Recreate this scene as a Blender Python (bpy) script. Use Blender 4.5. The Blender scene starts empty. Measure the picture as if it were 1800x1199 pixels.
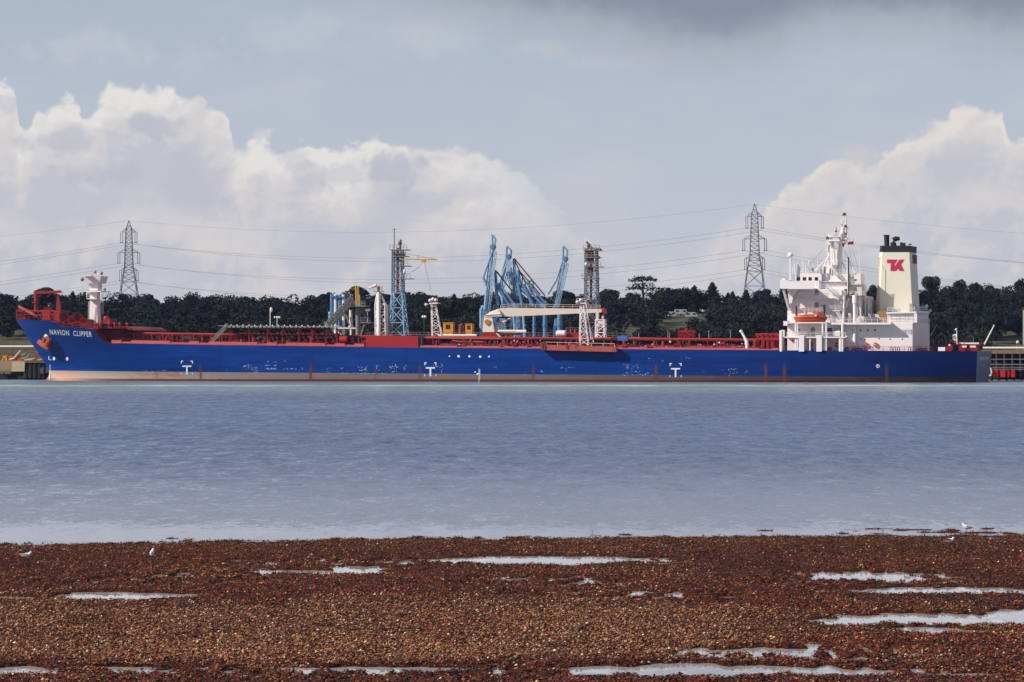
import bpy, math, random
import numpy as np
from mathutils import Vector, Matrix
D = bpy.data; SC = bpy.context.scene; COL = SC.collection
R = random.Random(7); NR = np.random.default_rng(11)
F = 7143.0          # focal length of the lens in photo pixels
CAMH = 8.0; HZ = 614.0
# ---------------------------------------------------------------- camera
cd = D.cameras.new('camera'); cam = D.objects.new('camera', cd); COL.objects.link(cam)
cam.location = (0, 0, CAMH); cam.rotation_euler = (math.radians(90), 0, 0)
cd.sensor_width = 36.0; cd.sensor_fit = 'HORIZONTAL'; cd.lens = F/1800*36.0
cd.shift_y = (HZ-599.5)/1800.0; cd.clip_start = 1.0; cd.clip_end = 30000
SC.camera = cam
SC.view_settings.view_transform = 'Standard'; SC.view_settings.look = 'None'
SC.view_settings.gamma = 1.0; SC.view_settings.exposure = 0.0
SC.cycles.max_bounces = 5; SC.cycles.diffuse_bounces = 2; SC.cycles.glossy_bounces = 3
SC.cycles.transparent_max_bounces = 4

def lin(r, g, b):
    f = lambda c: (c/255/12.92) if c/255 <= .04045 else ((c/255+.055)/1.055)**2.4
    return (f(r), f(g), f(b), 1.0)

# ---------------------------------------------------------------- node helper
class NT:
    def __init__(s, tree): s.t = tree; s.n = tree.nodes; s.l = tree.links
    def new(s, typ, **kw):
        n = s.n.new(typ)
        for k, v in kw.items(): setattr(n, k, v)
        return n
    def put(s, sock, v):
        if hasattr(v, 'links') or isinstance(v, bpy.types.NodeSocket): s.l.new(v, sock)
        else: sock.default_value = v
    def m(s, op, a, b=0.0, c=0.0, clamp=False):
        n = s.new('ShaderNodeMath', operation=op); n.use_clamp = clamp
        s.put(n.inputs[0], a); s.put(n.inputs[1], b)
        if op in ('MULTIPLY_ADD', 'SMOOTH_MIN', 'SMOOTH_MAX', 'COMPARE'): s.put(n.inputs[2], c)
        return n.outputs[0]
    def vm(s, op, a, b=(0, 0, 0)):
        n = s.new('ShaderNodeVectorMath', operation=op); s.put(n.inputs[0], a)
        if op == 'SCALE': s.put(n.inputs[3], b)
        elif op != 'NORMALIZE': s.put(n.inputs[1], b)
        return n.outputs[0]
    def ss(s, x, a, b, lo=0.0, hi=1.0):
        n = s.new('ShaderNodeMapRange'); n.interpolation_type = 'SMOOTHSTEP'
        s.put(n.inputs[0], x); s.put(n.inputs[1], a); s.put(n.inputs[2], b); s.put(n.inputs[3], lo); s.put(n.inputs[4], hi)
        return n.outputs[0]
    def mix(s, f, a, b, blend='MIX'):
        n = s.new('ShaderNodeMix', data_type='RGBA', blend_type=blend)
        s.put(n.inputs[0], f); s.put(n.inputs[6], a); s.put(n.inputs[7], b)
        return n.outputs[2]
    def noise(s, vec, scale, detail=4.0, rough=.55, out=0, dist=0.0):
        n = s.new('ShaderNodeTexNoise'); s.put(n.inputs['Vector'], vec); s.put(n.inputs['Scale'], scale)
        n.inputs['Detail'].default_value = detail; n.inputs['Roughness'].default_value = rough; n.inputs['Distortion'].default_value = dist
        return n.outputs[out]
    def voro(s, vec, scale):
        n = s.new('ShaderNodeTexVoronoi', feature='SMOOTH_F1'); s.put(n.inputs['Vector'], vec); s.put(n.inputs['Scale'], scale)
        n.inputs['Smoothness'].default_value = .6
        return n.outputs['Distance']
    def comb(s, x, y, z=0.0):
        n = s.new('ShaderNodeCombineXYZ'); s.put(n.inputs[0], x); s.put(n.inputs[1], y); s.put(n.inputs[2], z); return n.outputs[0]
    def sep(s, v):
        n = s.new('ShaderNodeSeparateXYZ'); s.put(n.inputs[0], v); return n.outputs
    def curve(s, x, pts, x0, x1, y0, y1):
        n = s.new('ShaderNodeFloatCurve'); c = n.mapping.curves[0]
        P = [((p[0]-x0)/(x1-x0), (p[1]-y0)/(y1-y0)) for p in pts]
        c.points[0].location = P[0]; c.points[1].location = P[-1]
        for p in P[1:-1]: c.points.new(*p)
        n.mapping.update()
        s.put(n.inputs['Value'], s.m('DIVIDE', s.m('SUBTRACT', x, x0), x1-x0, clamp=True))
        return s.m('MULTIPLY_ADD', n.outputs[0], y1-y0, y0)

# ---------------------------------------------------------------- sun and sky
ANG = math.radians(13); CA, SA = math.cos(ANG), math.sin(ANG)
lx, ly, lz = 1.0, .6, -.8
sun_travel = Vector((lx*CA+ly*SA, -lx*SA+ly*CA, lz)).normalized()
sd = D.lights.new('sun', 'SUN'); sd.energy = 5.0; sd.angle = math.radians(.53); sd.color = (1, .945, .86)
sun = D.objects.new('sun', sd); COL.objects.link(sun)
sun.rotation_euler = sun_travel.to_track_quat('-Z', 'Y').to_euler(); sun.location = (-300, -100, 300)
W = D.worlds.new('World'); SC.world = W; W.use_nodes = True
w = NT(W.node_tree); w.n.clear()
el = math.asin(-sun_travel.z); az = math.atan2(-sun_travel.x, -sun_travel.y)
sky = w.new('ShaderNodeTexSky', sky_type='NISHITA', sun_disc=False, sun_elevation=el, sun_rotation=az % (2*math.pi), air_density=1.0, dust_density=1.6, ozone_density=1.2)
tc = w.new('ShaderNodeTexCoord').outputs['Generated']
dx, dy, dz = w.sep(w.vm('NORMALIZE', tc))
azm = w.m('ARCTAN2', dx, dy); elv = w.m('ARCSINE', dz)
U = w.m('MULTIPLY_ADD', azm, F/100, 9.0); V = w.m('MULTIPLY_ADD', elv, -F/100, HZ/100)   # hundreds of photo pixels: azimuth and height
UV = w.comb(U, V)
# thin veil and pale blue air
veil = w.noise(w.vm('MULTIPLY', UV, (.22, .45, 1)), 1.0, 6, .6)
bluec = w.mix(w.ss(V, -1.0, 5.6), lin(174, 187, 204), lin(199, 203, 214))
bluec = w.mix(w.ss(veil, .45, .75, 0, .55), bluec, lin(206, 207, 214))
bluec = w.mix(w.ss(V, -2.0, -14), bluec, lin(84, 122, 180))
# billow fields
n1 = w.noise(UV, .9, 10, .62, dist=.3); n2 = w.noise(w.vm('ADD', UV, (-.10, -.12, 0)), .9, 10, .62, dist=.3)
relief = w.m('SUBTRACT', n1, n2)
wv = w.vm('ADD', UV, w.vm('SCALE', w.noise(UV, 1.6, 4, .6, out=1), .55))
v1 = w.voro(wv, 1.7); v2 = w.voro(wv, 4.6)
puff = w.m('ADD', w.m('MULTIPLY', w.m('SUBTRACT', .45, v1), .34), w.m('MULTIPLY', w.m('SUBTRACT', .4, v2), .22))
puff = w.m('ADD', puff, w.m('MULTIPLY', w.m('SUBTRACT', n1, .5), .55))
CREAM, CREAM2, GREY, GREYD = lin(234, 230, 227), lin(217, 213, 215), lin(198, 200, 210), lin(186, 190, 204)
nlow = w.noise(w.vm('MULTIPLY', UV, (.38, .55, 1)), 1.0, 4, .5); nmid = w.noise(UV, .8, 8, .55)
def bank(base, top, x0, x1, soft, bright, deep, low, fade=1.2):
    t = w.curve(U, [(a/100, b/100) for a, b in top], x0, x1, 0, 8)
    h = w.m('ADD', w.m('SUBTRACT', V, t), puff)
    a = w.ss(h, 0.0, soft)
    side = w.m('MULTIPLY', w.ss(U, x0-.2, x0), w.ss(U, x1, x1-fade))
    a = w.m('MULTIPLY', w.m('MULTIPLY', a, side), w.ss(V, 6.1, low, 0, 1))
    lit = w.m('ADD', w.ss(h, deep, -.3, .02, .95), w.m('MULTIPLY', relief, 2.2))
    lit = w.m('ADD', lit, w.m('MULTIPLY', w.m('SUBTRACT', nlow, .5), 2.4))
    lit = w.m('ADD', lit, w.m('MULTIPLY', w.m('SUBTRACT', nmid, .5), 1.5), clamp=True)
    c = w.mix(w.ss(lit, 0, .55), GREY, CREAM2); c = w.mix(w.ss(lit, .5, 1.0), c, bright)
    return w.mix(a, base, c)
c = bluec
c = bank(c, [(-600,330),(0,250),(300,300),(500,330),(800,300),(1000,380),(1150,430),(1300,360),(1400,330),(1600,290),(1800,250),(2400,300)], -6, 24, .7, lin(214,213,219), 1.2, 4.6)
c = bank(c, [(1280,560),(1330,400),(1370,330),(1420,300),(1470,270),(1520,285),(1560,262),(1600,240),(1640,215),(1680,192),(1720,182),(1755,195),(1770,232),(1800,232),(1850,200),(1950,170),(2100,240),(2400,300)], 12.8, 24, .18, lin(232,224,219), 1.5, 4.6)
c = bank(c, [(1280,420),(1350,375),(1420,345),(1480,350),(1540,318),(1600,300),(1660,308),(1720,290),(1800,310),(1900,280),(2100,330),(2400,360)], 12.8, 24, .6, lin(214,209,211), 1.2, 4.9, 2.5)
c = bank(c, [(-700,260),(-400,200),(-200,150),(-60,120),(0,138),(28,150),(44,215),(66,185),(88,165),(115,160),(140,172),(155,190),(180,165),(205,146),(250,148),(300,155),(345,170),(385,182),(402,205),(418,242),(458,230),(500,246),(560,238),(600,256),(645,250),(690,248),(740,256),(790,262),(830,256),(885,270),(912,290),(945,335),(1000,390),(1070,430),(1170,480)], -7, 10.9, .17, CREAM, 2.2, 4.3, 3.6)
c = bank(c, [(-700,380),(0,345),(60,368),(130,382),(200,350),(260,332),(330,345),(400,372),(450,395),(500,432),(560,475),(620,445),(680,385),(760,372),(840,362),(900,372),(960,402),(1010,392),(1060,412),(1140,460)], -7, 11.8, .6, lin(221,216,216), 1.4, 4.7, 4.8)
# grey shaded puffs in front of the left bank
def blob(base, px, py, rx, ry, col, k, edge=.6):
    e = w.m('SUBTRACT', 1.0, w.vm('LENGTH', w.comb(w.m('MULTIPLY', w.m('SUBTRACT', U, px/100), 100/rx), w.m('MULTIPLY', w.m('SUBTRACT', V, py/100), 100/ry)))) if False else None
    n = w.new('ShaderNodeVectorMath', operation='LENGTH')
    w.put(n.inputs[0], w.comb(w.m('MULTIPLY', w.m('SUBTRACT', U, px/100), 100/rx), w.m('MULTIPLY', w.m('SUBTRACT', V, py/100), 100/ry)))
    d = w.m('ADD', w.m('SUBTRACT', 1.0, n.outputs['Value']), w.m('MULTIPLY', puff, 2.6))
    return w.mix(w.m('MULTIPLY', w.ss(d, 0.0, edge), k), base, col)
for (px, py, rx, ry, k) in ((285,222,75,30,.75),(95,250,90,32,.6),(190,305,110,32,.55),(20,190,28,26,.5),(700,300,70,34,.75),(590,310,110,34,.45),(500,270,60,26,.4),(640,350,130,40,.3),(330,330,90,60,.3)):
    c = blob(c, px, py, rx, ry, GREYD, k)
for (px, py, rx, ry, k) in ((440,420,110,42,.35),(930,410,70,50,.4),(640,370,60,30,.35),(260,340,60,30,.3)):
    c = blob(c, px, py, rx, ry, CREAM2, k, .8)
for (px, py, rx, ry, k) in ((1500,275,60,24,.6),(1560,300,60,22,.5),(1700,270,70,30,.5),(1060,110,90,26,.3),(950,85,90,26,.35),(1150,100,70,30,.25)):
    c = blob(c, px, py, rx, ry, lin(212,206,208), k, .8)
for (px, py, rx, ry, k) in ((160,85,150,50,.5),(340,110,80,45,.35),(500,60,120,60,.4),(750,60,160,50,.45)):
    c = blob(c, px, py, rx, ry, lin(203,205,212), k, .9)
# dark cloud base along the top
th = w.curve(U, [(a/100, b/100+.42) for a, b in [(-900,-230),(-300,-220),(300,-120),(600,-40),(800,-5),(950,18),(1100,50),(1250,75),(1350,62),(1450,30),(1600,34),(1800,55),(2400,80)]], -9, 24, -2.2, 2)
d = w.m('ADD', w.m('SUBTRACT', th, V), w.m('MULTIPLY', puff, .55))
c = w.mix(w.ss(d, -.5, .6, 0, .95), c, w.mix(w.ss(d, .1, 1.0), lin(172,177,189), lin(132,141,161)))
# broken cloud over the rest of the sky
ov = w.noise(w.vm('MULTIPLY', w.vm('NORMALIZE', tc), (1, 1, 2.2)), 2.6, 8, .58)
ovc = w.mix(w.ss(ov, .5, .75), lin(214, 213, 217), lin(116, 126, 148))
c = w.mix(w.m('MULTIPLY', w.ss(ov, .48, .62), w.ss(V, -1.5, -6, 0, .6)), c, ovc)
bg1 = w.new('ShaderNodeBackground'); w.l.new(sky.outputs[0], bg1.inputs[0]); bg1.inputs[1].default_value = .09
bg2 = w.new('ShaderNodeBackground'); w.l.new(c, bg2.inputs[0]); bg2.inputs[1].default_value = 1.0
ms = w.new('ShaderNodeMixShader'); ms.inputs[0].default_value = .93
w.l.new(bg1.outputs[0], ms.inputs[1]); w.l.new(bg2.outputs[0], ms.inputs[2])
wo = w.new('ShaderNodeOutputWorld'); w.l.new(ms.outputs[0], wo.inputs[0])
W.cycles.sampling_method = 'MANUAL'; W.cycles.sample_map_resolution = 1024

# ---------------------------------------------------------------- materials
def newmat(name):
    m = D.materials.new(name); m.use_nodes = True; t = NT(m.node_tree); b = t.n['Principled BSDF']
    return m, t, b
def mat(name, col, rough=.5, metal=0.0, var=.14, scale=.5, rust=0.0, rustcol=(112, 58, 30), zs=.35, spec=.4):
    m, t, b = newmat(name); col = lin(*col)
    p = t.new('ShaderNodeTexCoord').outputs['Object']
    n = t.noise(p, scale, 6, .6)
    cc = t.mix(n, tuple(min(1, x*(1-var)) for x in col[:3])+(1,), tuple(min(1, x*(1+var)) for x in col[:3])+(1,))
    if rust:
        r = t.noise(t.vm('MULTIPLY', p, (1, 1, zs)), .9, 8, .7)
        cc = t.mix(t.ss(r, .72-rust*.35, .82-rust*.25, 0, .9), cc, lin(*rustcol))
    t.l.new(cc, b.inputs['Base Color']); b.inputs['Roughness'].default_value = rough; b.inputs['Metallic'].default_value = metal
    b.inputs['Specular IOR Level'].default_value = spec
    return m
RED = mat('red_deck_paint', (146, 30, 30), .5, rust=.25, rustcol=(96, 40, 26))
PINKRED = mat('pale_red_paint', (172, 78, 78), .55, rust=.2, rustcol=(140, 60, 44))  # paler, pinker red than the deck paint
DKRED = mat('dull_and_shaded_red_paint', (98, 22, 26), .6, rust=.25, rustcol=(60, 34, 28))  # dull red; on the inner deck gear it also paints in the shade
BOXRED = mat('fresh_red_paint', (160, 30, 36), .5, var=.06)
WHITE = mat('white_ship_paint', (243, 233, 231), .45, var=.05, rust=.05, rustcol=(206, 178, 156))
WARMW = mat('weathered_white_paint', (222, 208, 196), .5, var=.08, rust=.22, rustcol=(190, 140, 100))
CREAMM = mat('cream_funnel_paint', (232, 223, 203), .5, var=.06, rust=.12, rustcol=(190, 158, 110))
BLACK = mat('soot_black_paint', (30, 30, 34), .6)
DARKGLASS = mat('dark_window_glass', (26, 30, 36), .08, spec=.6)
ORANGE = mat('orange_lifeboat_gel', (194, 76, 32), .45, var=.1, rust=.12, rustcol=(150, 70, 30))
YELLOW = mat('yellow_paint', (218, 150, 16), .5)
GREYM = mat('galvanised_steel', (134, 132, 130), .5, metal=.2, rust=.12)
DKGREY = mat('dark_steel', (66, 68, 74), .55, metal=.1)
LBLUE = mat('pale_blue_arm_paint', (136, 174, 204), .45, var=.12, rust=.06)
MBLUE = mat('mid_blue_arm_paint', (84, 130, 174), .5, var=.15)
RUSTY = mat('rusted_steel', (112, 66, 50), .7, var=.3, rust=.4)
TARP = mat('blue_tarpaulin', (54, 100, 160), .6)
CONC = mat('stained_concrete', (140, 122, 98), .85, var=.25, rust=.3, rustcol=(86, 74, 60))
DARKW = mat('black_rubber_and_timber', (24, 22, 24), .8, var=.3)
PIPEW = mat('white_pipe_lagging', (226, 222, 216), .5, var=.05, rust=.08)
PAINTW = mat('white_mark_paint', (232, 232, 230), .6, var=.04)
REDBOOM = mat('bright_red_coating', (186, 22, 30), .45)
LOGO = mat('crimson_logo_paint', (196, 40, 82), .5, var=.05)
FLAGR = mat('red_flag_cloth', (190, 30, 34), .8)
FLAGW = mat('white_flag_cloth', (225, 225, 222), .8)
GREEN = mat('green_emblem_paint', (60, 140, 50), .7)
NAVY = mat('navy_boat_paint', (30, 42, 74), .5)
PYL = mat('grey_pylon_steel', (112, 116, 132), .6, var=.1)
CABLE = mat('grey_cable', (122, 126, 140), .6, var=.05)
BARK = mat('dark_bark', (58, 48, 38), .9)
BUFF = mat('buff_tarpaulin', (146, 112, 70), .8)
GULLW = mat('white_feathers', (236, 234, 232), .8, var=.04)
GULLG = mat('grey_wing_feathers', (160, 164, 172), .8)
GULLD = mat('dark_wing_feathers', (40, 38, 40), .8)
BEAK = mat('red_bill', (150, 50, 30), .6)

# ---------------------------------------------------------------- mesh builder
class MB:
    def __init__(s): s.v = []; s.f = []
    def quad(s, *p):
        k = len(s.v); s.v += [tuple(q) for q in p]; s.f.append(tuple(range(k, k+len(p)))); return s
    def box(s, a, b):
        if tuple(a) in PIX and tuple(b) in PIX:      # both corners measured on the near face
            (p, q), (u, v) = PIX[tuple(a)], PIX[tuple(b)]; y0, y1 = min(a[1], b[1]), max(a[1], b[1]); a, b = S(p, q, y0), S(u, v, y0); a.y = y0; b.y = y1
        x0, y0, z0 = (min(a[i], b[i]) for i in range(3)); x1, y1, z1 = (max(a[i], b[i]) for i in range(3))
        return s.hexa([(x0,y0,z0),(x1,y0,z0),(x1,y1,z0),(x0,y1,z0)], [(x0,y0,z1),(x1,y0,z1),(x1,y1,z1),(x0,y1,z1)])
    def hexa(s, lo, hi):
        def square(P):
            T = [tuple(p) for p in P]
            if len(T) != 4 or not all(p in PIX for p in T): return P
            ym = min(p[1] for p in T); out = []
            for p in T:
                m_ = [q for q in T if q[1] <= ym+1e-6 and PIX[q] == PIX[p]]
                out.append((m_[0][0], p[1], m_[0][2]) if m_ else p)
            return out
        lo, hi = square(lo), square(hi)
        k = len(s.v); n = len(lo); s.v += [tuple(p) for p in lo]+[tuple(p) for p in hi]
        s.f.append(tuple(k+i for i in reversed(range(n)))); s.f.append(tuple(k+n+i for i in range(n)))
        for i in range(n): j = (i+1) % n; s.f.append((k+i, k+j, k+n+j, k+n+i))
        return s
    def prism(s, poly, ext):
        e = Vector(ext); return s.hexa([tuple(p) for p in poly], [tuple(Vector(p)+e) for p in poly])
    def path(s, pts, rad, n=6):
        P = [Vector(p) for p in pts]; rs = rad if isinstance(rad, (list, tuple)) else [rad]*len(P)
        k = len(s.v); up = Vector((0, 0, 1))
        for i, p in enumerate(P):
            d = (P[min(i+1, len(P)-1)]-P[max(i-1, 0)]).normalized()
            a = d.cross(up if abs(d.z) < .95 else Vector((1, 0, 0))).normalized(); b = a.cross(d)
            for j in range(n):
                t = 2*math.pi*(j+.5)/n; s.v.append(tuple(p+(a*math.cos(t)+b*math.sin(t))*rs[i]))
        for i in range(len(P)-1):
            for j in range(n):
                q = (j+1) % n; s.f.append((k+i*n+j, k+i*n+q, k+(i+1)*n+q, k+(i+1)*n+j))
        s.f.append(tuple(k+j for j in reversed(range(n)))); e = k+(len(P)-1)*n; s.f.append(tuple(e+j for j in range(n)))
        return s
    def bar(s, a, b, r, n=4): return s.path([a, b], r, n)
    def ball(s, c, r, n=10, m=6, sq=(1, 1, 1)):
        k = len(s.v); c = Vector(c)
        for i in range(1, m):
            t = math.pi*i/m
            for j in range(n):
                u = 2*math.pi*j/n
                s.v.append((c.x+r*sq[0]*math.sin(t)*math.cos(u), c.y+r*sq[1]*math.sin(t)*math.sin(u), c.z+r*sq[2]*math.cos(t)))
        for i in range(m-2):
            for j in range(n):
                q = (j+1) % n; s.f.append((k+i*n+j, k+(i+1)*n+j, k+(i+1)*n+q, k+i*n+q))
        T = len(s.v); s.v += [(c.x, c.y, c.z+r*sq[2]), (c.x, c.y, c.z-r*sq[2])]
        for j in range(n):
            q = (j+1) % n; s.f.append((T, k+j, k+q)); e = k+(m-2)*n; s.f.append((T+1, e+q, e+j))
        return s
    def rail(s, a, b, h=1.1, step=2.0, r=.045, lines=2):
        a, b = Vector(a), Vector(b); L = (b-a).length; n = max(1, int(L/step)); z = Vector((0, 0, h))
        for i in range(n+1): p = a.lerp(b, i/n); s.bar(p, p+z, r)
        for k in range(lines): q = z*((k+1)/lines); s.bar(a+q, b+q, r)
        return s
    def truss(s, c0, hw0, hd0, c1, hw1, hd1, seg, r, rb=None, cross=True):
        rb = rb or r*.65; c0, c1 = Vector(c0), Vector(c1)
        def ring(t):
            c = c0.lerp(c1, t); a = hw0+(hw1-hw0)*t; d = hd0+(hd1-hd0)*t
            return [c+Vector((sx*a, sy*d, 0)) for sx, sy in ((-1, -1), (1, -1), (1, 1), (-1, 1))]
        prev = ring(0); tot = []
        for i in range(seg):
            nx = ring((i+1)/seg)
            for j in range(4):
                k = (j+1) % 4
                s.bar(prev[j], nx[j], r); s.bar(nx[j], nx[k], rb)
                if cross: s.bar(prev[j], nx[k], rb); s.bar(prev[k], nx[j], rb)
                else: s.bar(prev[j] if i % 2 else prev[k], nx[k] if i % 2 else nx[j], rb)
            prev = nx
        return s
    def build(s, name, m, parent=None, base=(0, 0, 0), smooth=False, label=None, kind=None):
        me = D.meshes.new(name); b = base
        me.from_pydata([(x-b[0], y-b[1], z-b[2]) for x, y, z in s.v], [], s.f); me.validate(); me.update()
        if smooth:
            me.polygons.foreach_set('use_smooth', [True]*len(me.polygons))
            me.set_sharp_from_angle(angle=math.radians(40))
        me.materials.append(m)
        o = D.objects.new(name, me); COL.objects.link(o)
        if parent is not None: o.parent = parent
        if label: o['label'] = label
        if kind: o['kind'] = kind
        return o
def npmesh(name, V, Fa, m, nper=4, attr=None, smooth=False):
    me = D.meshes.new(name); V = np.ascontiguousarray(V, np.float32); Fa = np.ascontiguousarray(Fa, np.int32)
    me.vertices.add(len(V)); me.vertices.foreach_set('co', V.ravel())
    nf = len(Fa); me.loops.add(nf*nper); me.loops.foreach_set('vertex_index', Fa.ravel())
    me.polygons.add(nf); me.polygons.foreach_set('loop_start', np.arange(nf, dtype=np.int32)*nper)
    if smooth: me.polygons.foreach_set('use_smooth', np.ones(nf, bool))
    if attr is not None:
        a = me.attributes.new('tint', 'FLOAT_COLOR', 'FACE'); a.data.foreach_set('color', np.ascontiguousarray(attr, np.float32).ravel())
    me.update(calc_edges=True); me.materials.append(m)
    return me
def link(name, me, parent=None, kind=None, label=None, cat=None, group=None):
    o = D.objects.new(name, me); COL.objects.link(o)
    if parent is not None: o.parent = parent
    for k, v in (('kind', kind), ('label', label), ('category', cat), ('group', group)):
        if v: o[k] = v
    return o
# frames: world (identity) and along the ship (x towards the stern, y away from the camera, z up)
X0, Y0 = -2.8, 1000.0
SHIP = Matrix.Translation((X0, Y0, 0)) @ Matrix.Rotation(-ANG, 4, 'Z')
PIX = {}
def S(px, py, y=0.0):
    k = (px-900)/F; x = (k*(Y0+y*CA)-X0-y*SA)/(CA+k*SA)
    dist = Y0-x*SA+y*CA
    v = Vector((x, y, CAMH+(HZ-py)/F*dist)); PIX[tuple(v)] = (px, py); return v
def Wp(px, py, d): return Vector(((px-900)/F*d, d, CAMH+(HZ-py)/F*d))
class Thing:
    def __init__(s, name, label, cat, base, group=None, frame=SHIP):
        s.b = tuple(base); o = D.objects.new(name, None); COL.objects.link(o); o.empty_display_size = .5
        o.matrix_world = frame @ Matrix.Translation(s.b); s.o = o
        o['label'] = label; o['category'] = cat
        if group: o['group'] = group
    def part(s, name, mb, m, parent=None, smooth=False, label=None, kind=None):
        return mb.build(name, m, parent or s.o, s.b, smooth, label, kind)
def bx(m, px0, py0, px1, py1, y0, y1):
    a = S(px0, py0, y0); b = S(px1, py1, y0); return m.box((a.x, y0, a.z), (b.x, y1, b.z))
def PB(*a): return bx(MB(), *a)
# ---------------------------------------------------------------- numpy noise
def vnoise(x, y, seed):
    xi = np.floor(x).astype(np.int64); yi = np.floor(y).astype(np.int64); fx = x-xi; fy = y-yi
    fx = fx*fx*(3-2*fx); fy = fy*fy*(3-2*fy)
    def h(a, b):
        v = (a*374761393+b*668265263+seed*1274126177) & 0xffffffff
        v = ((v ^ (v >> 13))*1274126177) & 0xffffffff
        return ((v ^ (v >> 16)) & 0xffff)/65535.0
    return (h(xi, yi)*(1-fx)+h(xi+1, yi)*fx)*(1-fy)+(h(xi, yi+1)*(1-fx)+h(xi+1, yi+1)*fx)*fy
def fbm(x, y, seed, o=4):
    t = 0; a = .5
    for i in range(o): t = t+a*vnoise(x*2**i, y*2**i, seed+i*17); a *= .5
    return t/(1-.5**o)
# ---------------------------------------------------------------- sea
m_sea, t, b = newmat('rippled_sea_water')
pos = t.new('ShaderNodeNewGeometry').outputs['Position']
px_, py_, pz_ = t.sep(pos)
c1 = t.noise(t.vm('MULTIPLY', pos, (2.6, .75, 1)), 1.0, 6, .7, out=1)
c2 = t.noise(t.vm('MULTIPLY', pos, (.22, .07, 1)), 1.0, 4, .6, out=1)
gust = t.noise(t.vm('MULTIPLY', pos, (.016, .010, 1)), 1.0, 6, .7)
mid2 = t.noise(t.vm('MULTIPLY', pos, (1.1, .34, 1)), 1.0, 4, .7)
mid = t.noise(t.vm('MULTIPLY', pos, (.50, .10, 1)), 1.0, 6, .72)
near = t.m('MULTIPLY', t.ss(py_, 175, 205, .03, .62), t.ss(py_, 190, 420, 1.0, 1.75))
amp = t.m('MULTIPLY', t.m('MULTIPLY', near, t.ss(gust, .3, .7, .6, 1.35)), t.m('MULTIPLY', t.ss(mid, .3, .7, .4, 1.6), t.ss(mid2, .3, .7, .35, 1.7)))
nv = t.vm('ADD', t.vm('SCALE', t.vm('SUBTRACT', c1, (.5, .5, .5)), 1.7), t.vm('SCALE', t.vm('SUBTRACT', c2, (.5, .5, .5)), 1.0))
nx_, ny_, nz_ = t.sep(nv)
ny_ = t.m('SUBTRACT', t.m('MULTIPLY', t.m('ABSOLUTE', ny_), -1.0), .05)   # steep faces of the small waves look towards the beach
nv = t.vm('SCALE', t.comb(t.m('MULTIPLY', nx_, .7), ny_, 0.0), amp)
nrm = t.vm('NORMALIZE', t.vm('ADD', nv, (0, 0, 1)))
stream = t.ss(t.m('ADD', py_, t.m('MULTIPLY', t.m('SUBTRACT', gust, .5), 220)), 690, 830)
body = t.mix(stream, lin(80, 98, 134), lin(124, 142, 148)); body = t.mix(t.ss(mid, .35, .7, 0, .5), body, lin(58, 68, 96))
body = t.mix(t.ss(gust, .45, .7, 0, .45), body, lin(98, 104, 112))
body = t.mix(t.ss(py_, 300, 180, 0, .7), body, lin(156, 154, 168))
f1 = t.noise(t.vm('MULTIPLY', pos, (.06, .35, 1)), 1.0, 6, .7)
wob = t.m('MULTIPLY', t.m('SUBTRACT', t.noise(t.vm('MULTIPLY', pos, (.012, 0, 1)), 1.0, 2), .5), 60)
line = t.m('SUBTRACT', 1.0, t.m('DIVIDE', t.m('ABSOLUTE', t.m('SUBTRACT', t.m('ADD', py_, wob), 893)), 24), clamp=True)
foam_glint = t.m('MULTIPLY', t.ss(f1, .50, .58, 0, .95), t.ss(line, 0, .5))
f2 = t.m('MULTIPLY', t.ss(t.noise(t.vm('MULTIPLY', pos, (.6, .12, 1)), 1.0, 5, .7), .70, .78), t.ss(py_, 260, 500, 0, .5))
glint = t.m('MULTIPLY', t.ss(t.noise(t.vm('MULTIPLY', pos, (2.4, .62, 1)), 1.0, 4, .75), .62, .74), t.ss(py_, 182, 230, 0, .42))  # pale specks that paint sparkle into the near water
foam_glint = t.m('MAXIMUM', t.m('MAXIMUM', foam_glint, f2), glint)
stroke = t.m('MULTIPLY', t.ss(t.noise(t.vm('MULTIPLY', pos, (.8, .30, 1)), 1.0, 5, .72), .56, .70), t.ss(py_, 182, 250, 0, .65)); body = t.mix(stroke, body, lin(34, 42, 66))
t.l.new(t.mix(foam_glint, body, lin(214, 222, 224)), b.inputs['Base Color']); t.l.new(nrm, b.inputs['Normal'])
b.inputs['Roughness'].default_value = .12; b.inputs['IOR'].default_value = 1.33
t.l.new(t.m('MULTIPLY_ADD', foam_glint, .5, .12), b.inputs['Roughness'])
s_ = MB().quad((-2500, 90, 0), (2500, 90, 0), (2500, 1300, 0), (-2500, 1300, 0)).build('sea_water', m_sea); s_['kind'] = 'structure'

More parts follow.
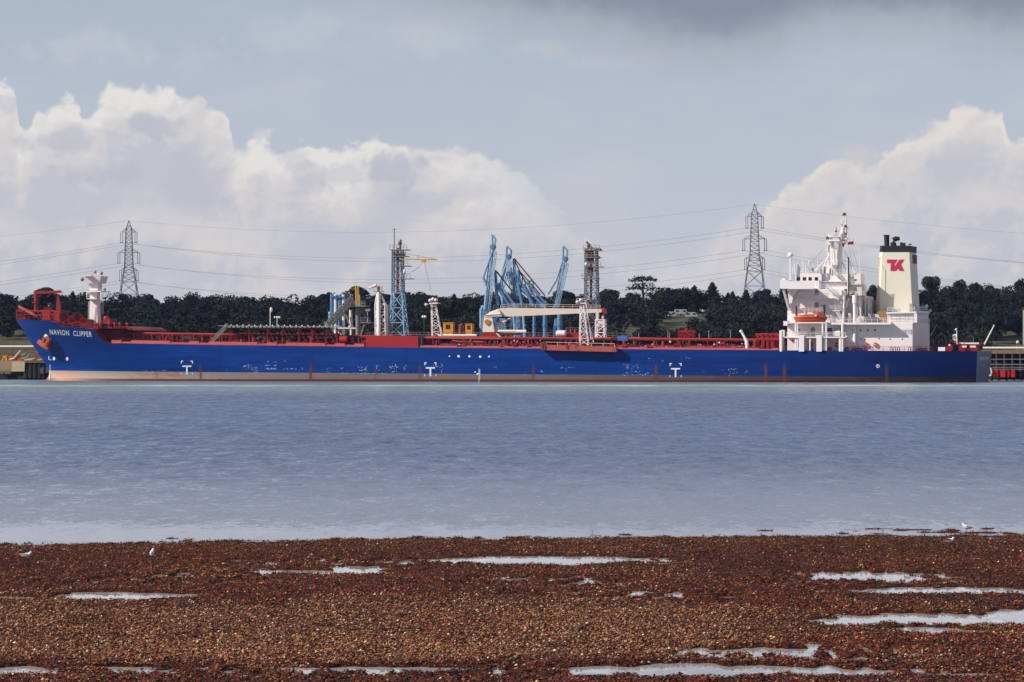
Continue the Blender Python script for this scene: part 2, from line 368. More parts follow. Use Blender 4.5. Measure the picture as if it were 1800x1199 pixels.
# ---------------------------------------------------------------- beach
POOLS = [(945,988,225,7,0),(232,1052,125,7,0),(25,1055,48,3,0),(590,1008,110,4,2),(1660,1043,190,7,1),(1640,1094,195,11.5,1),(1850,1090,120,18,0),(1640,1113,70,6,1),(1340,1150,125,7,2),(1215,1184,310,10,1),(700,1183,170,5,1),(25,1184,45,7,0),(150,1180,90,3,1),(1540,1017,110,8,2),(640,1003,60,4,1),(1220,1048,90,2.4,2),(1490,1190,80,6,1),(1680,1192,90,4,2)]
WET = [(1520,1018,300,20,.065),(560,994,340,20,.065),(1430,1150,320,20,.10),(800,1186,900,12,.10),(1150,1050,300,10,.10),(250,1020,300,16,.085),(1000,1025,200,14,.09)]
BARS = [(x_, y_, h_, .5+h_*.022) for x_, y_, h_ in zip(np.random.default_rng(4).uniform(1470, 1900, 46), np.random.default_rng(5).uniform(929, 947, 46), np.random.default_rng(6).uniform(4, 46, 46))]+[(x_, 958-.0125*min(x_, 1000)-o_, h_, .45+h_*.03) for x_, o_, h_ in zip(np.random.default_rng(7).uniform(-50, 1500, 50), np.random.default_rng(8).exponential(2.4, 50), np.random.default_rng(9).uniform(3, 18, 50))]+[(1700,936.5,190,2.6),(1770,943,120,2.4),(1620,931.5,120,1.5),(572,936,9,1.6),(1350,933,40,1.4)]
def shore(x):   # distance of the waterline for a given x
    return np.interp(x, [-24, -19, -10, 0, 12, 18, 24], [163.5, 166.0, 169.5, 172.2, 173.6, 172.6, 171])
def macro(x, y):
    ys = shore(x)+1.6*(fbm(x*.22, y*.10, 5)-.5)*2
    z = .13*np.clip((ys-y)/7.0, -6, 1.0)
    z = z+.07*np.clip(fbm(x*1.4, y*.5, 87, 3)-.55, 0, 1)*2
    z = z+.05*(fbm(x*.30, y*.14, 21, 4)-.5)+.035*(fbm(x*1.1, y*.35, 33, 4)-.5)
    wx = .5*(fbm(x*.9, y*.3, 61, 3)-.5)
    for (cx, cy, hx, hy, soft) in POOLS:
        d = F*CAMH/(cy-HZ); X = (cx-900)/F*d; rx = hx/F*d; ry = hy*d*d/(F*CAMH)
        e = np.sqrt(((x-X)/rx)**2+((y-d)/ry)**2)+1.1*(fbm(x*.45+cx, y*.30+cy, 9, 3)-.5)+(.55+.35*soft)*(fbm(x*2.4, y*.8, 44, 4)-.42)
        z = z-(.22-.04*soft)*np.clip((1.25-e)/.35, 0, 1)
    for (cx, cy, hx, hy, k) in WET:
        d = F*CAMH/(cy-HZ); X = (cx-900)/F*d; rx = hx/F*d; ry = hy*d*d/(F*CAMH)
        z = z-k*np.clip(1.3-((x-X)/rx)**2-((y-d)/ry)**2, 0, 1)*np.clip((fbm(x*3.0, y*.8, 52, 4)-.44)*7, -.3, 1)
    for (cx, cy, hx, hy) in BARS:
        d = F*CAMH/(cy-HZ); X = (cx-900)/F*d; rx = hx/F*d; ry = hy*d*d/(F*CAMH)
        e = np.sqrt(((x-X)/rx)**2+((y-d)/ry)**2)+1.2*(fbm(x*1.2, y*.4, 66, 3)-.5)
        z = np.where(y > shore(x)-2, z+np.clip(1.0-e, 0, 1)*.9*np.clip(.06-z, 0, .3), z)
    return z
POOLZ = .062
def tan_zone(x, y):
    d = y; py = HZ+F*CAMH/d; px = 900+F*x/d
    a = np.clip((py-1035)/45, 0, 1)*np.clip((1175-py)/22, 0, 1)
    a = a*np.clip((1420+260*(fbm(x*.1, y*.05, 3)-.5)-px)/260+.35*np.clip((py-1130)/30, 0, 1)*np.clip((px-1500)/60, 0, 1)*3, 0, 1)
    n = fbm(x*.35, y*.16, 71, 4)
    return np.clip(a*1.2+(n-.56)*2.0, 0, 1)
def grid(xs, ys, fine=True):
    X, Y = np.meshgrid(xs, ys); Z = macro(X, Y)
    if fine:
        Z = Z+.030*(fbm(X*5.5, Y*1.6, 81, 3)-.5)*2*np.clip((shore(X)+9-Y)/9, 0, 1)
    V = np.stack([X, Y, Z], -1).reshape(-1, 3); nx = len(xs); ny = len(ys)
    i = np.arange(nx*(ny-1)).reshape(ny-1, nx)[:, :-1].ravel()
    return V, np.stack([i, i+1, i+1+nx, i+nx], -1)
m_gr, t, b = newmat('wet_weedy_shingle')
pos = t.new('ShaderNodeNewGeometry').outputs['Position']
g1 = t.noise(t.vm('MULTIPLY', pos, (9, 3, 9)), 1.0, 6, .7); g2 = t.noise(t.vm('MULTIPLY', pos, (.5, .2, 1)), 1.0, 4)
cc = t.mix(t.ss(g1, .35, .65), lin(22, 10, 8), lin(92, 50, 28)); cc = t.mix(t.ss(g2, .4, .65, 0, .6), cc, lin(52, 20, 13))
t.l.new(cc, b.inputs['Base Color']); b.inputs['Roughness'].default_value = .9; b.inputs['Specular IOR Level'].default_value = .08
xs = np.arange(-29, 29.01, .055); dys = [80.0]
while dys[-1] < 186: dys.append(dys[-1]+.0016*dys[-1])
V, Fa = grid(xs, np.array(dys))
o = link('beach', npmesh('beach', V, Fa, m_gr, smooth=True), kind='structure')
V2 = []; 
mb = MB()
ys = [-400, -100, 0, 40, 80, 110, 140, 160, 175, 186, 200]
def zc(y): return .14*max(-6, min(1, (172-y)/7.0)) - .06
for (a, c_) in ((-2500, -29), (29, 2500)):
    for y0_, y1_ in zip(ys[4:-1], ys[5:]): mb.quad((a, y0_, zc(y0_)), (c_, y0_, zc(y0_)), (c_, y1_, zc(y1_)), (a, y1_, zc(y1_)))
mb.quad((-2500, -400, .1), (2500, -400, .1), (2500, 80, .1), (-2500, 80, .1))
mb.build('beach', m_gr, kind='structure')
# still pools
m_pool, t, b = newmat('still_pool_water')
pos = t.new('ShaderNodeNewGeometry').outputs['Position']
cn = t.noise(t.vm('MULTIPLY', pos, (3, 1, 1)), 1.0, 3, .6, out=1)
t.l.new(t.vm('NORMALIZE', t.vm('ADD', t.vm('MULTIPLY', t.vm('SUBTRACT', cn, (.5, .5, .5)), (.03, .05, 0)), (0, 0, 1))), b.inputs['Normal'])
b.inputs['Base Color'].default_value = lin(190, 186, 184); b.inputs['Roughness'].default_value = .02; b.inputs['IOR'].default_value = 1.4
mb = MB().quad((-29, 81, POOLZ), (29, 81, POOLZ), (29, 163, POOLZ), (-29, 163, POOLZ)); mb.build('tide_pools', m_pool, kind='structure')
# seaweed: many small bent fronds
m_weed, t, b = newmat('wet_seaweed')
at = t.new('ShaderNodeAttribute', attribute_name='tint'); t.l.new(at.outputs['Color'], b.inputs['Base Color'])
b.inputs['Roughness'].default_value = .4; b.inputs['Specular IOR Level'].default_value = .16
def scatter(n, pad=110):
    px = NR.uniform(-pad, 1800+pad, n); py = HZ+(1240-HZ)*NR.uniform((930-HZ)/(1240-HZ), 1, n)
    d = F*CAMH/(py-HZ); return (px-900)/F*d, d
def bent(x, y, z, ln, wd, yaw, tilt, curl):
    n = len(x); c, s = np.cos(yaw), np.sin(yaw); ax = np.stack([c*np.cos(tilt), s*np.cos(tilt), np.sin(tilt)], -1)
    sd_ = np.stack([-s, c, np.zeros(n)], -1); up = np.cross(ax, sd_)
    P = np.stack([x, y, z], -1); out = []
    for k, (u, v) in enumerate(((-1, -1), (-1, 1), (0, -1), (0, 1), (1, -1), (1, 1))):
        q = P+ax*(u*ln*.5)[:, None]+sd_*(v*wd*.5)[:, None]
        if u == 0: q = q+up*(curl*ln)[:, None]
        out.append(q)
    V = np.stack(out, 1).reshape(-1, 3); i = np.arange(n)*6
    Fa = np.concatenate([np.stack([i, i+2, i+3, i+1], -1), np.stack([i+2, i+4, i+5, i+3], -1)], 0)
    return V, Fa
x, y = scatter(300000); z0 = macro(x, y); tz = tan_zone(x, y)
out = y > shore(x)+3
keep = ((z0 > np.where(y < 163, POOLZ-.012, -.012)) | (NR.random(len(x)) < .012+.35*np.clip((z0-POOLZ+.075)/.075, 0, 1)**2)) & (~out | ((z0 > -.05) | (NR.random(len(x)) < .01))) & (NR.random(len(x)) > tz*.55) & (z0 > -.30)
x, y, z0, tz = x[keep], y[keep], np.maximum(z0[keep], -.02), tz[keep]; n = len(x)
ln = NR.uniform(.03, .085, n)*np.where(NR.random(n) < .04, 2.2, 1.0); V, Fa = bent(x, y, z0+NR.uniform(.0, .05, n), ln, NR.uniform(.022, .06, n), NR.uniform(0, 6.28, n), NR.normal(0, .42, n), NR.uniform(-.1, .3, n))
pal = np.array([lin(92, 28, 14)[:3], lin(122, 46, 20)[:3], lin(54, 14, 10)[:3], lin(128, 68, 40)[:3], lin(24, 12, 10)[:3], lin(86, 80, 24)[:3], lin(164, 112, 72)[:3], lin(112, 34, 34)[:3]])
big = fbm(x*.25, y*.1, 91, 3)
pr = np.array([.22, .2, .18, .13, .12, .05, .05, .05]); idx = NR.choice(8, n, p=pr)
idx = np.where((NR.random(n) < tz*.7), NR.choice([3, 6, 6, 1], n), idx)
greenish = (y > 158) & (NR.random(n) < .25); idx = np.where(greenish, NR.choice([5, 3, 5], n), idx)
colr = pal[idx]*NR.uniform(.55, 1.4, n)[:, None]*np.clip(.30+1.4*fbm(x*1.6, y*.6, 55, 3), .4, 1.3)[:, None]*np.clip(.35+1.3*fbm(x*.22, y*.12, 56, 4), .45, 1.25)[:, None]
colr = np.concatenate([np.concatenate([colr, colr]), np.ones((2*n, 1))], 1)
link('seaweed', npmesh('seaweed', V, Fa, m_weed, attr=colr), kind='stuff', label='wet brown and red seaweed lying all over the low tide beach', cat='seaweed')
# pebbles
x, y = scatter(120000); tz = tan_zone(x, y); z0 = macro(x, y)
keep = (NR.random(len(x)) < .12+.88*tz) & (z0 > POOLZ-.005) & (y < shore(x)-1); x, y, z0 = x[keep], y[keep], z0[keep]; n = len(x)
r = NR.uniform(.014, .05, n)*NR.uniform(.7, 1.2, n); yaw = NR.uniform(0, 6.28, n)
offs = np.array([(1, 0, 0), (.2, .9, 0), (-.9, .3, 0), (-.3, -.9, 0), (.1, 0, .75), (0, .1, -.5)]); OV = []
for o_ in offs:
    ca, sa = np.cos(yaw), np.sin(yaw); e = o_*NR.uniform(.75, 1.25, (n, 3))
    OV.append(np.stack([x+r*(e[:, 0]*ca-e[:, 1]*sa)*1.2, y+r*(e[:, 0]*sa+e[:, 1]*ca), z0+.022+r*e[:, 2]], -1))
V = np.stack(OV, 1).reshape(-1, 3); i = np.arange(n)*6
Fa = np.concatenate([np.stack([i+a, i+(a+1) % 4, i+4], -1) for a in range(4)]+[np.stack([i+(a+1) % 4, i+a, i+5], -1) for a in range(4)], 0)
pal = np.array([lin(150, 106, 72)[:3], lin(122, 80, 54)[:3], lin(180, 140, 100)[:3], lin(92, 54, 38)[:3], lin(48, 26, 20)[:3], lin(232, 206, 172)[:3]])
cp = pal[NR.choice(6, n, p=[.27, .26, .12, .18, .13, .04])]*NR.uniform(.7, 1.25, n)[:, None]
cp = np.concatenate([np.tile(cp, (8, 1)), np.ones((8*n, 1))], 1)
m_peb, t, b = newmat('wet_pebbles')
at = t.new('ShaderNodeAttribute', attribute_name='tint'); t.l.new(at.outputs['Color'], b.inputs['Base Color']); b.inputs['Roughness'].default_value = .35; b.inputs['Specular IOR Level'].default_value = .25
link('pebbles', npmesh('pebbles', V, Fa, m_peb, nper=3, attr=cp), kind='stuff', label='tan wet pebbles and shell fragments on the low tide beach', cat='pebbles')

# ---------------------------------------------------------------- far shore
HY = [1115, 1130, 1150, 1190, 1300, 1340, 1700, 3000, 6000]; HZZ = [-3, 3, 7, 10.5, 19, 20.5, 21, 26, 40]
def hill(y): return float(np.interp(y, HY, HZZ))
m_hill, t, b = newmat('rough_grass_bank')
pos = t.new('ShaderNodeNewGeometry').outputs['Position']
g = t.noise(pos, .08, 7, .65); g2 = t.noise(pos, .5, 4, .6)
cc = t.mix(t.ss(g, .35, .65), lin(46, 52, 26), lin(86, 76, 48)); cc = t.mix(t.ss(g2, .45, .7, 0, .6), cc, lin(34, 38, 22))
t.l.new(cc, b.inputs['Base Color']); b.inputs['Roughness'].default_value = .95
xs = np.concatenate([np.linspace(-6000, -300, 20), np.linspace(-290, 290, 117), np.linspace(300, 6000, 20)])
ys = np.concatenate([np.linspace(1112, 1360, 63), [1450, 1700, 2200, 3000, 6000]])
X, Y = np.meshgrid(xs, ys); Z = np.interp(Y, HY, HZZ)+1.6*(fbm(X*.03, Y*.03, 8)-.5)*np.clip((Y-1120)/30, 0, 1)
nx = len(xs); i = np.arange(nx*(len(ys)-1)).reshape(-1, nx)[:, :-1].ravel()
link('far_shore_terrain', npmesh('far_shore_terrain', np.stack([X, Y, Z], -1).reshape(-1, 3), np.stack([i, i+1, i+1+nx, i+nx], -1), m_hill, smooth=True), kind='structure')
# foliage
m_leaf, t, b = newmat('dark_foliage')
tco = t.new('ShaderNodeNewGeometry').outputs['Position']
rnd = t.new('ShaderNodeObjectInfo').outputs['Random']
g = t.noise(tco, .22, 5, .6); g2 = t.noise(tco, 1.6, 3, .6)
cc = t.mix(t.ss(g, .38, .66), lin(24, 31, 36), lin(46, 54, 46)); cc = t.mix(t.ss(g2, .5, .75, 0, .4), cc, lin(48, 50, 42))
g3 = t.noise(tco, .055, 4, .6); cc = t.mix(t.ss(g3, .48, .68, 0, .75), cc, lin(64, 70, 46))
cc = t.mix(t.m('MULTIPLY', rnd, .35), cc, lin(26, 34, 36))
t.l.new(cc, b.inputs['Base Color']); b.inputs['Roughness'].default_value = .9; b.inputs['Specular IOR Level'].default_value = .08
def leafquads(P, N, size, rng):
    n = len(P); N = N+rng.normal(0, .55, (n, 3)); N /= np.linalg.norm(N, axis=1)[:, None]+1e-9
    h = rng.normal(0, 1, (n, 3)); a = np.cross(N, h); a /= np.linalg.norm(a, axis=1)[:, None]+1e-9; bb = np.cross(N, a)
    s1 = (size*rng.uniform(.55, 1.35, n))[:, None]; s2 = (size*rng.uniform(.4, 1.0, n))[:, None]
    V = np.stack([P-a*s1-bb*s2*.6, P+a*s1*.5-bb*s2, P+a*s1+bb*s2*.5, P-a*s1*.4+bb*s2], 1).reshape(-1, 3)
    i = np.arange(n)*4; return V, np.stack([i, i+1, i+2, i+3], -1)
def crown_pts(kind, n, rng):   # unit crown: radius 1, height 0..2
    if kind == 'conifer':
        u = rng.random(n)**.7; h = .1+1.9*(1-u); rad = (.08+.92*u**.85)*(.55+.45*((h*4.2) % 1.0))
        th = rng.uniform(0, 6.28, n); k = np.sqrt(rng.uniform(.25, 1, n)); lob = 1+.22*np.sin(th*5+h*7)
        P = np.stack([np.cos(th)*rad*k*lob, np.sin(th)*rad*k*lob, h], -1); N = np.stack([np.cos(th), np.sin(th), np.full(n, .5)], -1); return P, N
    if kind == 'cedar':
        L = [(0, 0, 1.93, .55), (-.45, .1, 1.78, .5), (.5, -.1, 1.84, .45), (.05, .3, 1.5, .75), (-.5, -.2, 1.3, .6), (.6, .1, 1.25, .6), (0, 0, .95, .95), (-.3, .2, .6, .95), (.4, -.2, .55, .9), (0, 0, .25, .9)]
        P = []; N = []
        for (a, b_, h, r_) in L:
            k = n//len(L); th = rng.uniform(0, 6.28, k); q = np.sqrt(rng.random(k))*r_
            P.append(np.stack([a+np.cos(th)*q, b_+np.sin(th)*q, h+rng.normal(0, .05, k)-.1*q*q+.05*np.sin(q*14)], -1)); N.append(np.tile([0, -.2, 1.0], (k, 1)))
        return np.concatenate(P), np.concatenate(N)
    nl = rng.integers(11, 18); P = []; N = []
    for i in range(nl):
        th = rng.uniform(0, 6.28); h = rng.uniform(.35, 1.62); rr = np.sqrt(max(.05, 1-((h-.9)/.95)**2))*rng.uniform(.3, .75)
        if i == 0: h, rr = 1.6, .1
        c = np.array([math.cos(th)*rr, math.sin(th)*rr, h]); lr = rng.uniform(.26, .46); k = n//nl
        d = rng.normal(0, 1, (k, 3)); d /= np.linalg.norm(d, axis=1)[:, None]; rad = lr*rng.uniform(.62, 1.08, k)**.6
        P.append(c+d*rad[:, None]*np.array([1.1, 1.1, .85])); N.append(d+np.array([0, 0, .25]))
    return np.concatenate(P), np.concatenate(N)
CROWNS = {}
for kind, cnt, nn in (('broad', 7, 6500), ('conifer', 3, 4800), ('cedar', 1, 2000)):
    for k in range(cnt):
        rg = np.random.default_rng(100+k+len(kind)); P, N = crown_pts(kind, nn, rg); V, Fa = leafquads(P, N, .054, rg)
        CROWNS[(kind, k)] = npmesh('crown', V, Fa, m_leaf)
tm = MB(); tm.path([(0, 0, -.6), (.01, 0, 0), (.03, .02, .5), (0, .03, 1.1), (.02, 0, 1.6)], [.1, .075, .06, .045, .02], 7)
for (a, h) in ((.4, .5), (2.2, .65), (3.9, .8), (5.2, 1.0)): tm.path([(.02, .01, h), (.3*math.cos(a), .3*math.sin(a), h+.3), (.55*math.cos(a), .55*math.sin(a), h+.42)], [.04, .025, .012], 5)
tm = tm.build('trunk', BARK); TRUNK = tm.data; D.objects.remove(tm)
NB, NC, ND = 'broad', 'conifer', 'cedar'
SK = [(-40,520,30,NB,'broad dark tree at the far left edge of the wood'),(6,517,22,NB,'loose open tree on the skyline left of the red bow crane'),(38,531,16,NB,'low rounded tree between the open tree and the bow crane'),(78,503,36,NB,'tall domed tree rising behind the red bow crane boom'),
(122,526,22,NB,'bushy tree between the bow crane and the white bow mast'),(150,529,16,NB,'small tree directly behind the white bow mast'),(190,531,20,NB,'low tree just right of the white bow mast'),(228,525,17,NB,'rounded tree hiding the feet of the left power pylon'),
(268,523,17,NC,'small pointed tree right of the left power pylon'),(305,536,18,NB,'low flat tree second to the right of the left pylon'),(335,531,20,NB,'rounded tree above the long red deck pipe'),(372,536,20,NB,'low tree behind the left end of the helicopter deck stair'),
(408,533,18,NB,'tree above the left end of the grey helicopter deck'),(450,532,24,NB,'wide tree behind the tall lamp post on the helicopter deck'),(490,537,16,NB,'low tree behind the short lamp cluster on the helicopter deck'),(520,535,18,NB,'rounded tree above the right half of the helicopter deck'),
(548,540,14,NB,'lowest small tree left of the blue pipe stacks'),(578,512,17,NB,'ragged tree behind the blue vertical pipe stacks'),(627,502,27,NB,'big domed tree behind the yellow gangway posts'),(668,513,20,NB,'tree behind the windsock mast'),
(712,520,20,NB,'tree behind the blue lattice tower'),(745,532,16,NB,'low tree between the blue tower and white lattice mast'),(790,524,22,NB,'tree above the yellow cabin'),(825,522,20,NB,'rounded tree left of the blue loading arms'),
(852,530,14,NB,'small tree behind the leftmost upright loading arm'),(900,524,20,NB,'tree behind the folded blue loading arms'),(945,518,18,NB,'tree behind the slanting blue loading arms'),(988,510,30,NB,'domed tree behind the rightmost loading arm'),
(1024,520,14,NB,'tree behind the rusty lattice tower'),(1070,508,22,NB,'rounded tree right of the rusty lattice tower'),(1130,487,26,ND,'flat topped cedar standing above the rest of the wood'),(1108,513,18,NB,'dark tree at the left foot of the flat topped cedar'),
(1160,513,20,NB,'dark tree at the right foot of the flat topped cedar'),(1190,506,22,NB,'broad tree above the white caravans'),(1222,514,18,NB,'tree between the caravans and the pointed conifer'),(1252,497,23,NC,'tall pointed conifer left of the right power pylon'),
(1280,515,15,NC,'shorter conifer beside the tall pointed conifer'),(1312,510,17,NC,'spiky conifer hiding the left foot of the right pylon'),(1345,506,22,NB,'tree hiding the right foot of the right pylon'),(1378,500,20,NC,'spiky tree touching the white bridge wing'),
(1420,518,20,NB,'tree hidden mostly behind the ship bridge'),(1470,520,22,NB,'tree hidden mostly behind the radar mast base'),(1533,499,16,NB,'tree seen between the bridge and the cream funnel'),(1575,508,18,NB,'tree hidden mostly behind the cream funnel'),
(1636,485,20,NB,'tall domed tree just right of the cream funnel'),(1664,506,14,NB,'lower tree in the dip right of the funnel'),(1690,490,19,NB,'domed tree above the ship flagstaff'),(1716,494,14,NB,'squarish tree right of the tree above the flagstaff'),
(1742,501,18,NB,'sloping tree above the stern jib pole'),(1770,509,16,NB,'low tree above the right jetty lamp'),(1797,490,20,NB,'open feathery tree at the right end of the wood'),(1838,500,26,NB,'broad tree at the far right edge of the wood')]
for i, (px, py, hw, kd, lab) in enumerate(SK):
    d = 1312+R.uniform(0, 40); top = Wp(px, py, d); r_ = hw/F*d*1.08; gz = hill(d)-.3; hh = max(top.z-gz, 4); cb = gz+.08*hh
    t_ = Thing('conifer_tree' if kd == NC else 'cedar_tree' if kd == ND else 'broadleaved_tree', lab, 'tree', (top.x, d, gz), 'trees on the skyline of the wood', Matrix())
    k = i % {'broad': 7, 'conifer': 3, 'cedar': 1}[kd]
    cr = link('crown', CROWNS[(kd, k)], t_.o); sc_ = (top.z-cb)/2.0; cr.location = (0, 0, cb-gz); cr.scale = (r_, r_, sc_*1.02); cr.rotation_euler.z = R.uniform(0, 6.28) if kd != ND else 0
    tk = link('trunk', TRUNK, t_.o); tk.location = (0, 0, .55*hh/2.2); tk.scale = (hh/2.2,)*3
# the wood on the slope below, one mass
VV, FF, off = [], [], 0; rg = np.random.default_rng(5); cnt = 0
CLEAR = [(1166, 1236, 1232, 1306), (-60, 74, 1100, 1186), (176, 236, 1218, 1262), (1078, 1100, 1216, 1262), (286, 318, 1208, 1240), (1105, 1125, 1225, 1260)]
while cnt < 760:
    px = rg.uniform(-170, 1970); d = 1134+190*rg.random()**.9
    if any(a < px < b_ and e < d < f_ for a, b_, e, f_ in CLEAR): continue
    h = rg.uniform(5.5, 9.0)*(1.0 if d < 1262 else .92); r_ = rg.uniform(3.6, 6.2); gz = hill(d)
    if cnt % 12 == 0: px = rg.uniform(1600, 1950); d = rg.uniform(1278, 1322); h = rg.uniform(8.0, 10.5); r_ = rg.uniform(4.5, 6.5); gz = hill(d)
    if cnt % 40 == 1: px = rg.uniform(1158, 1244); d = rg.uniform(1312, 1324); h = rg.uniform(7.5, 9.5); r_ = rg.uniform(4.0, 5.5); gz = hill(d)
    if 1166 < px < 1236 and 1205 < d < 1308: h = 3.0; r_ = 2.6
    P, N = crown_pts('broad' if rg.random() < .9 else 'conifer', 900, rg)
    P = P*np.array([r_, r_, h/2])+np.array([(px-900)/F*d, d, gz-.4]); V, Fa = leafquads(P, N, .34, rg)
    VV.append(V); FF.append(Fa+off); off += len(V); cnt += 1
link('woodland', npmesh('woodland', np.concatenate(VV), np.concatenate(FF), m_leaf), kind='stuff', label='dark mass of broadleaved wood covering the slope behind the jetty', cat='woodland')
# caravans in the clearing
CARV = mat('dull_caravan_cladding', (176, 180, 188), .6)
car_g = 'caravans parked in the field'
for (px, py, w_, lab) in ((1179,550,3.6,'white caravan at the left end of the row in the field above the tanker'),(1197,546,4.6,'long low white caravan at the back of the field clearing'),(1215,551,4.2,'white caravan right of centre with a sloped end in the field'),(1267,548,4.2,'white caravan half hidden by trees right of the field'),(1305,540,3.4,'pale caravan roof among the conifers left of the pylon foot')):
    d = 1292 if px < 1260 else 1305; p = Wp(px, py, d); gz = p.z-1.5
    t_ = Thing('caravan', lab, 'caravan', (p.x, d, gz), car_g, Matrix())
    b0 = [(p.x-w_/2, d-1, gz+.5), (p.x+w_/2, d-1, gz+.5), (p.x+w_/2, d+1.1, gz+.5), (p.x-w_/2, d+1.1, gz+.5)]
    t_.part('body', MB().hexa(b0, [(p.x-w_/2+.4, d-1, gz+1.9), (p.x+w_/2-.7, d-1, gz+1.9), (p.x+w_/2-.7, d+1.1, gz+1.9), (p.x-w_/2+.4, d+1.1, gz+1.9)]), CARV)
    for q in (-.26, .22): t_.part('window', MB().box((p.x+q*w_-.5, d-1.04, gz+1.1), (p.x+q*w_+.5, d-.98, gz+1.6)), DARKGLASS)
    t_.part('wheel', MB().path([(p.x, d-.9, gz+.35), (p.x, d-.6, gz+.35)], .35, 10), BLACK)
# ---------------------------------------------------------------- pylons and cables
def pylon(pxc, tip, d, lab):
    c = Wp(pxc, tip, d); gz = hill(d); k = d/F; H = c.z-gz
    t_ = Thing('power_pylon', lab, 'pylon', (c.x, d, gz), 'lattice power pylons', Matrix())
    s = 1700/F if d > 1600 else 1550/F; s = k   # metres per photo pixel
    q = {1700: 1.0, 1550: 1.09}[d]
    zz = lambda n: c.z-n*q*s           # n in left-pylon pixels below the tip
    m = MB(); a0 = 4.5*q*s
    m.truss((c.x, d, gz), 21*q*s, 21*q*s, (c.x, d, zz(108)), 12*q*s, 12*q*s, 3, .20, .10)
    m.truss((c.x, d, zz(108)), 12*q*s, 12*q*s, (c.x, d, zz(82)), 7.5*q*s, 7.5*q*s, 3, .18, .09)
    m.truss((c.x, d, zz(82)), 7.5*q*s, 7.5*q*s, (c.x, d, zz(16)), 5*q*s, 5*q*s, 9, .16, .08)
    m.truss((c.x, d, zz(16)), 5*q*s, 5*q*s, (c.x, d, zz(0)), .5*q*s, .5*q*s, 2, .13, .07)
    t_.part('lattice_body', m, PYL)
    att = {}
    for n, hw, key in ((20, 12.5, 'top'), (56, 17.5, 'mid'), (87, 14.5, 'low')):
        z = zz(n); r0 = 5.5*q*s
        for sx in (-1, 1):
            m = MB()
            e = Vector((c.x+sx*hw*q*s, d, z))
            for sy in (-1, 1):
                m.bar((c.x+sx*r0*.8, d+sy*r0*.7, z), e, .15); m.bar((c.x+sx*r0*.8, d+sy*r0*.7, zz(n-7)), e, .13)
            mid = Vector((c.x, d, z)).lerp(e, .6); m.bar(mid, mid+Vector((0, 0, 2.6*q*s)), .09)
            for o_ in (-2, 2):
                ins = MB(); b_ = e+Vector((o_*.9*s, 0, 0)); ins.path([e+Vector((o_*.6*s, 0, 0)), b_, b_-Vector((0, 0, 18*q*s))], .13, 5); ins.ball(b_-Vector((0, 0, 18.5*q*s)), .28, 6, 4)
                t_.part('insulator', ins, PYL)
            m.bar(e-Vector((2.2*s, 0, 18.3*q*s)), e+Vector((2.2*s, 0, -18.3*q*s)), .1)
            att[(key, sx)] = e-Vector((0, 0, 18.6*q*s))
            t_.part('cross_arm', m, PYL)
    att['tip'] = c
    return att
PA = pylon(226.5, 388, 1700, 'grey lattice power pylon behind the white bow mast')
PBy = pylon(1326.5, 359, 1550, 'larger grey lattice power pylon left of the ship bridge')
cg = 'overhead power cables'
def cable(a, b_, sag, lab, r):
    a, b_ = Vector(a), Vector(b_); n = 40
    pts = [a.lerp(b_, i/n)-Vector((0, 0, sag*4*(i/n)*(1-i/n))) for i in range(n+1)]
    o = MB().path(pts, r, 4).build('power_cable', CABLE); o['label'] = lab; o['category'] = 'cable'; o['group'] = cg
names = {'top': 'uppermost', 'mid': 'middle', 'low': 'lowest'}
LV = {'top': (455, 446), 'mid': (492, 484), 'low': (520, 512)}
for key in ('top', 'mid', 'low'):
    for sx, cir in ((-1, 'near'), (1, 'far')):
        dn = 0 if sx < 0 else 3.2
        cable(PA[(key, sx)]-Vector((0, 0, dn*.2)), PBy[(key, sx)]-Vector((0, 0, dn*.2)), 8.8+(.9 if sx > 0 else 0), f'{names[key]} {cir} circuit power cable sagging between the two pylons', .075)
        dl = Wp(-420+sx*15, {'top': 500, 'mid': 535, 'low': 560}[key]+(4 if sx > 0 else 0), 1800)
        cable(PA[(key, sx)], dl, 2.5, f'{names[key]} {cir} circuit power cable running left from the smaller pylon', .075)
        dr = Wp(2700+sx*15, {'top': 462, 'mid': 520, 'low': 560}[key]+(4 if sx > 0 else 0), 1450)
        cable(PBy[(key, sx)], dr, 9.0, f'{names[key]} {cir} circuit power cable running right from the larger pylon', .07)
cable(PA['tip'], PBy['tip'], 7.5, 'thin earth wire between the tips of the two pylons', .045)
cable(PA['tip'], Wp(-420, 440, 1800), 2.5, 'thin earth wire running left from the smaller pylon tip', .045)
cable(PBy['tip'], Wp(2700, 420, 1450), 7.0, 'thin earth wire running right from the larger pylon tip', .045)
# ---------------------------------------------------------------- the tanker
HB = 18.0
TOPP = [S(*p) for p in [(28,562,17),(60,563,14),(100,564,9),(106,566,8),(114,573,7),(140,575.5,4),(163,577.5,2),(168,583,1.5),(173,592,1.2),(180,600,1),(190,603.5,.6),(204,604.5,.3),(640,610,0),(1000,613.5,0),(1400,616,0),(1718,617.3,2)]]
TX = [p.x for p in TOPP]; TZ = [p.z for p in TOPP]
STEM = sorted([(S(a, b_, 18).z, S(a, b_, 18).x) for a, b_ in [(28,562),(57,606),(83,645),(86,651),(87,657),(84,664),(77,668.5),(76,676)]])
SZ = [p[0] for p in STEM]; SX = [p[1] for p in STEM]; XE = TX[-1]
def hb(x, z):
    x = np.asarray(x, float); z = np.asarray(z, float)
    tt = np.clip((x-np.interp(z, SZ, SX))/(27+40*(1-np.clip(z, 0, 15)/15)), 0, 1)
    b = HB*(1-(1-tt)**2.1)**.85
    s_ = np.clip((x-84)/(XE-84), 0, 1)
    return b*(1-s_**2*(.10+.16*(1-np.clip(z/8, 0, 1))))
def ztop(x): return np.interp(x, TX, TZ)
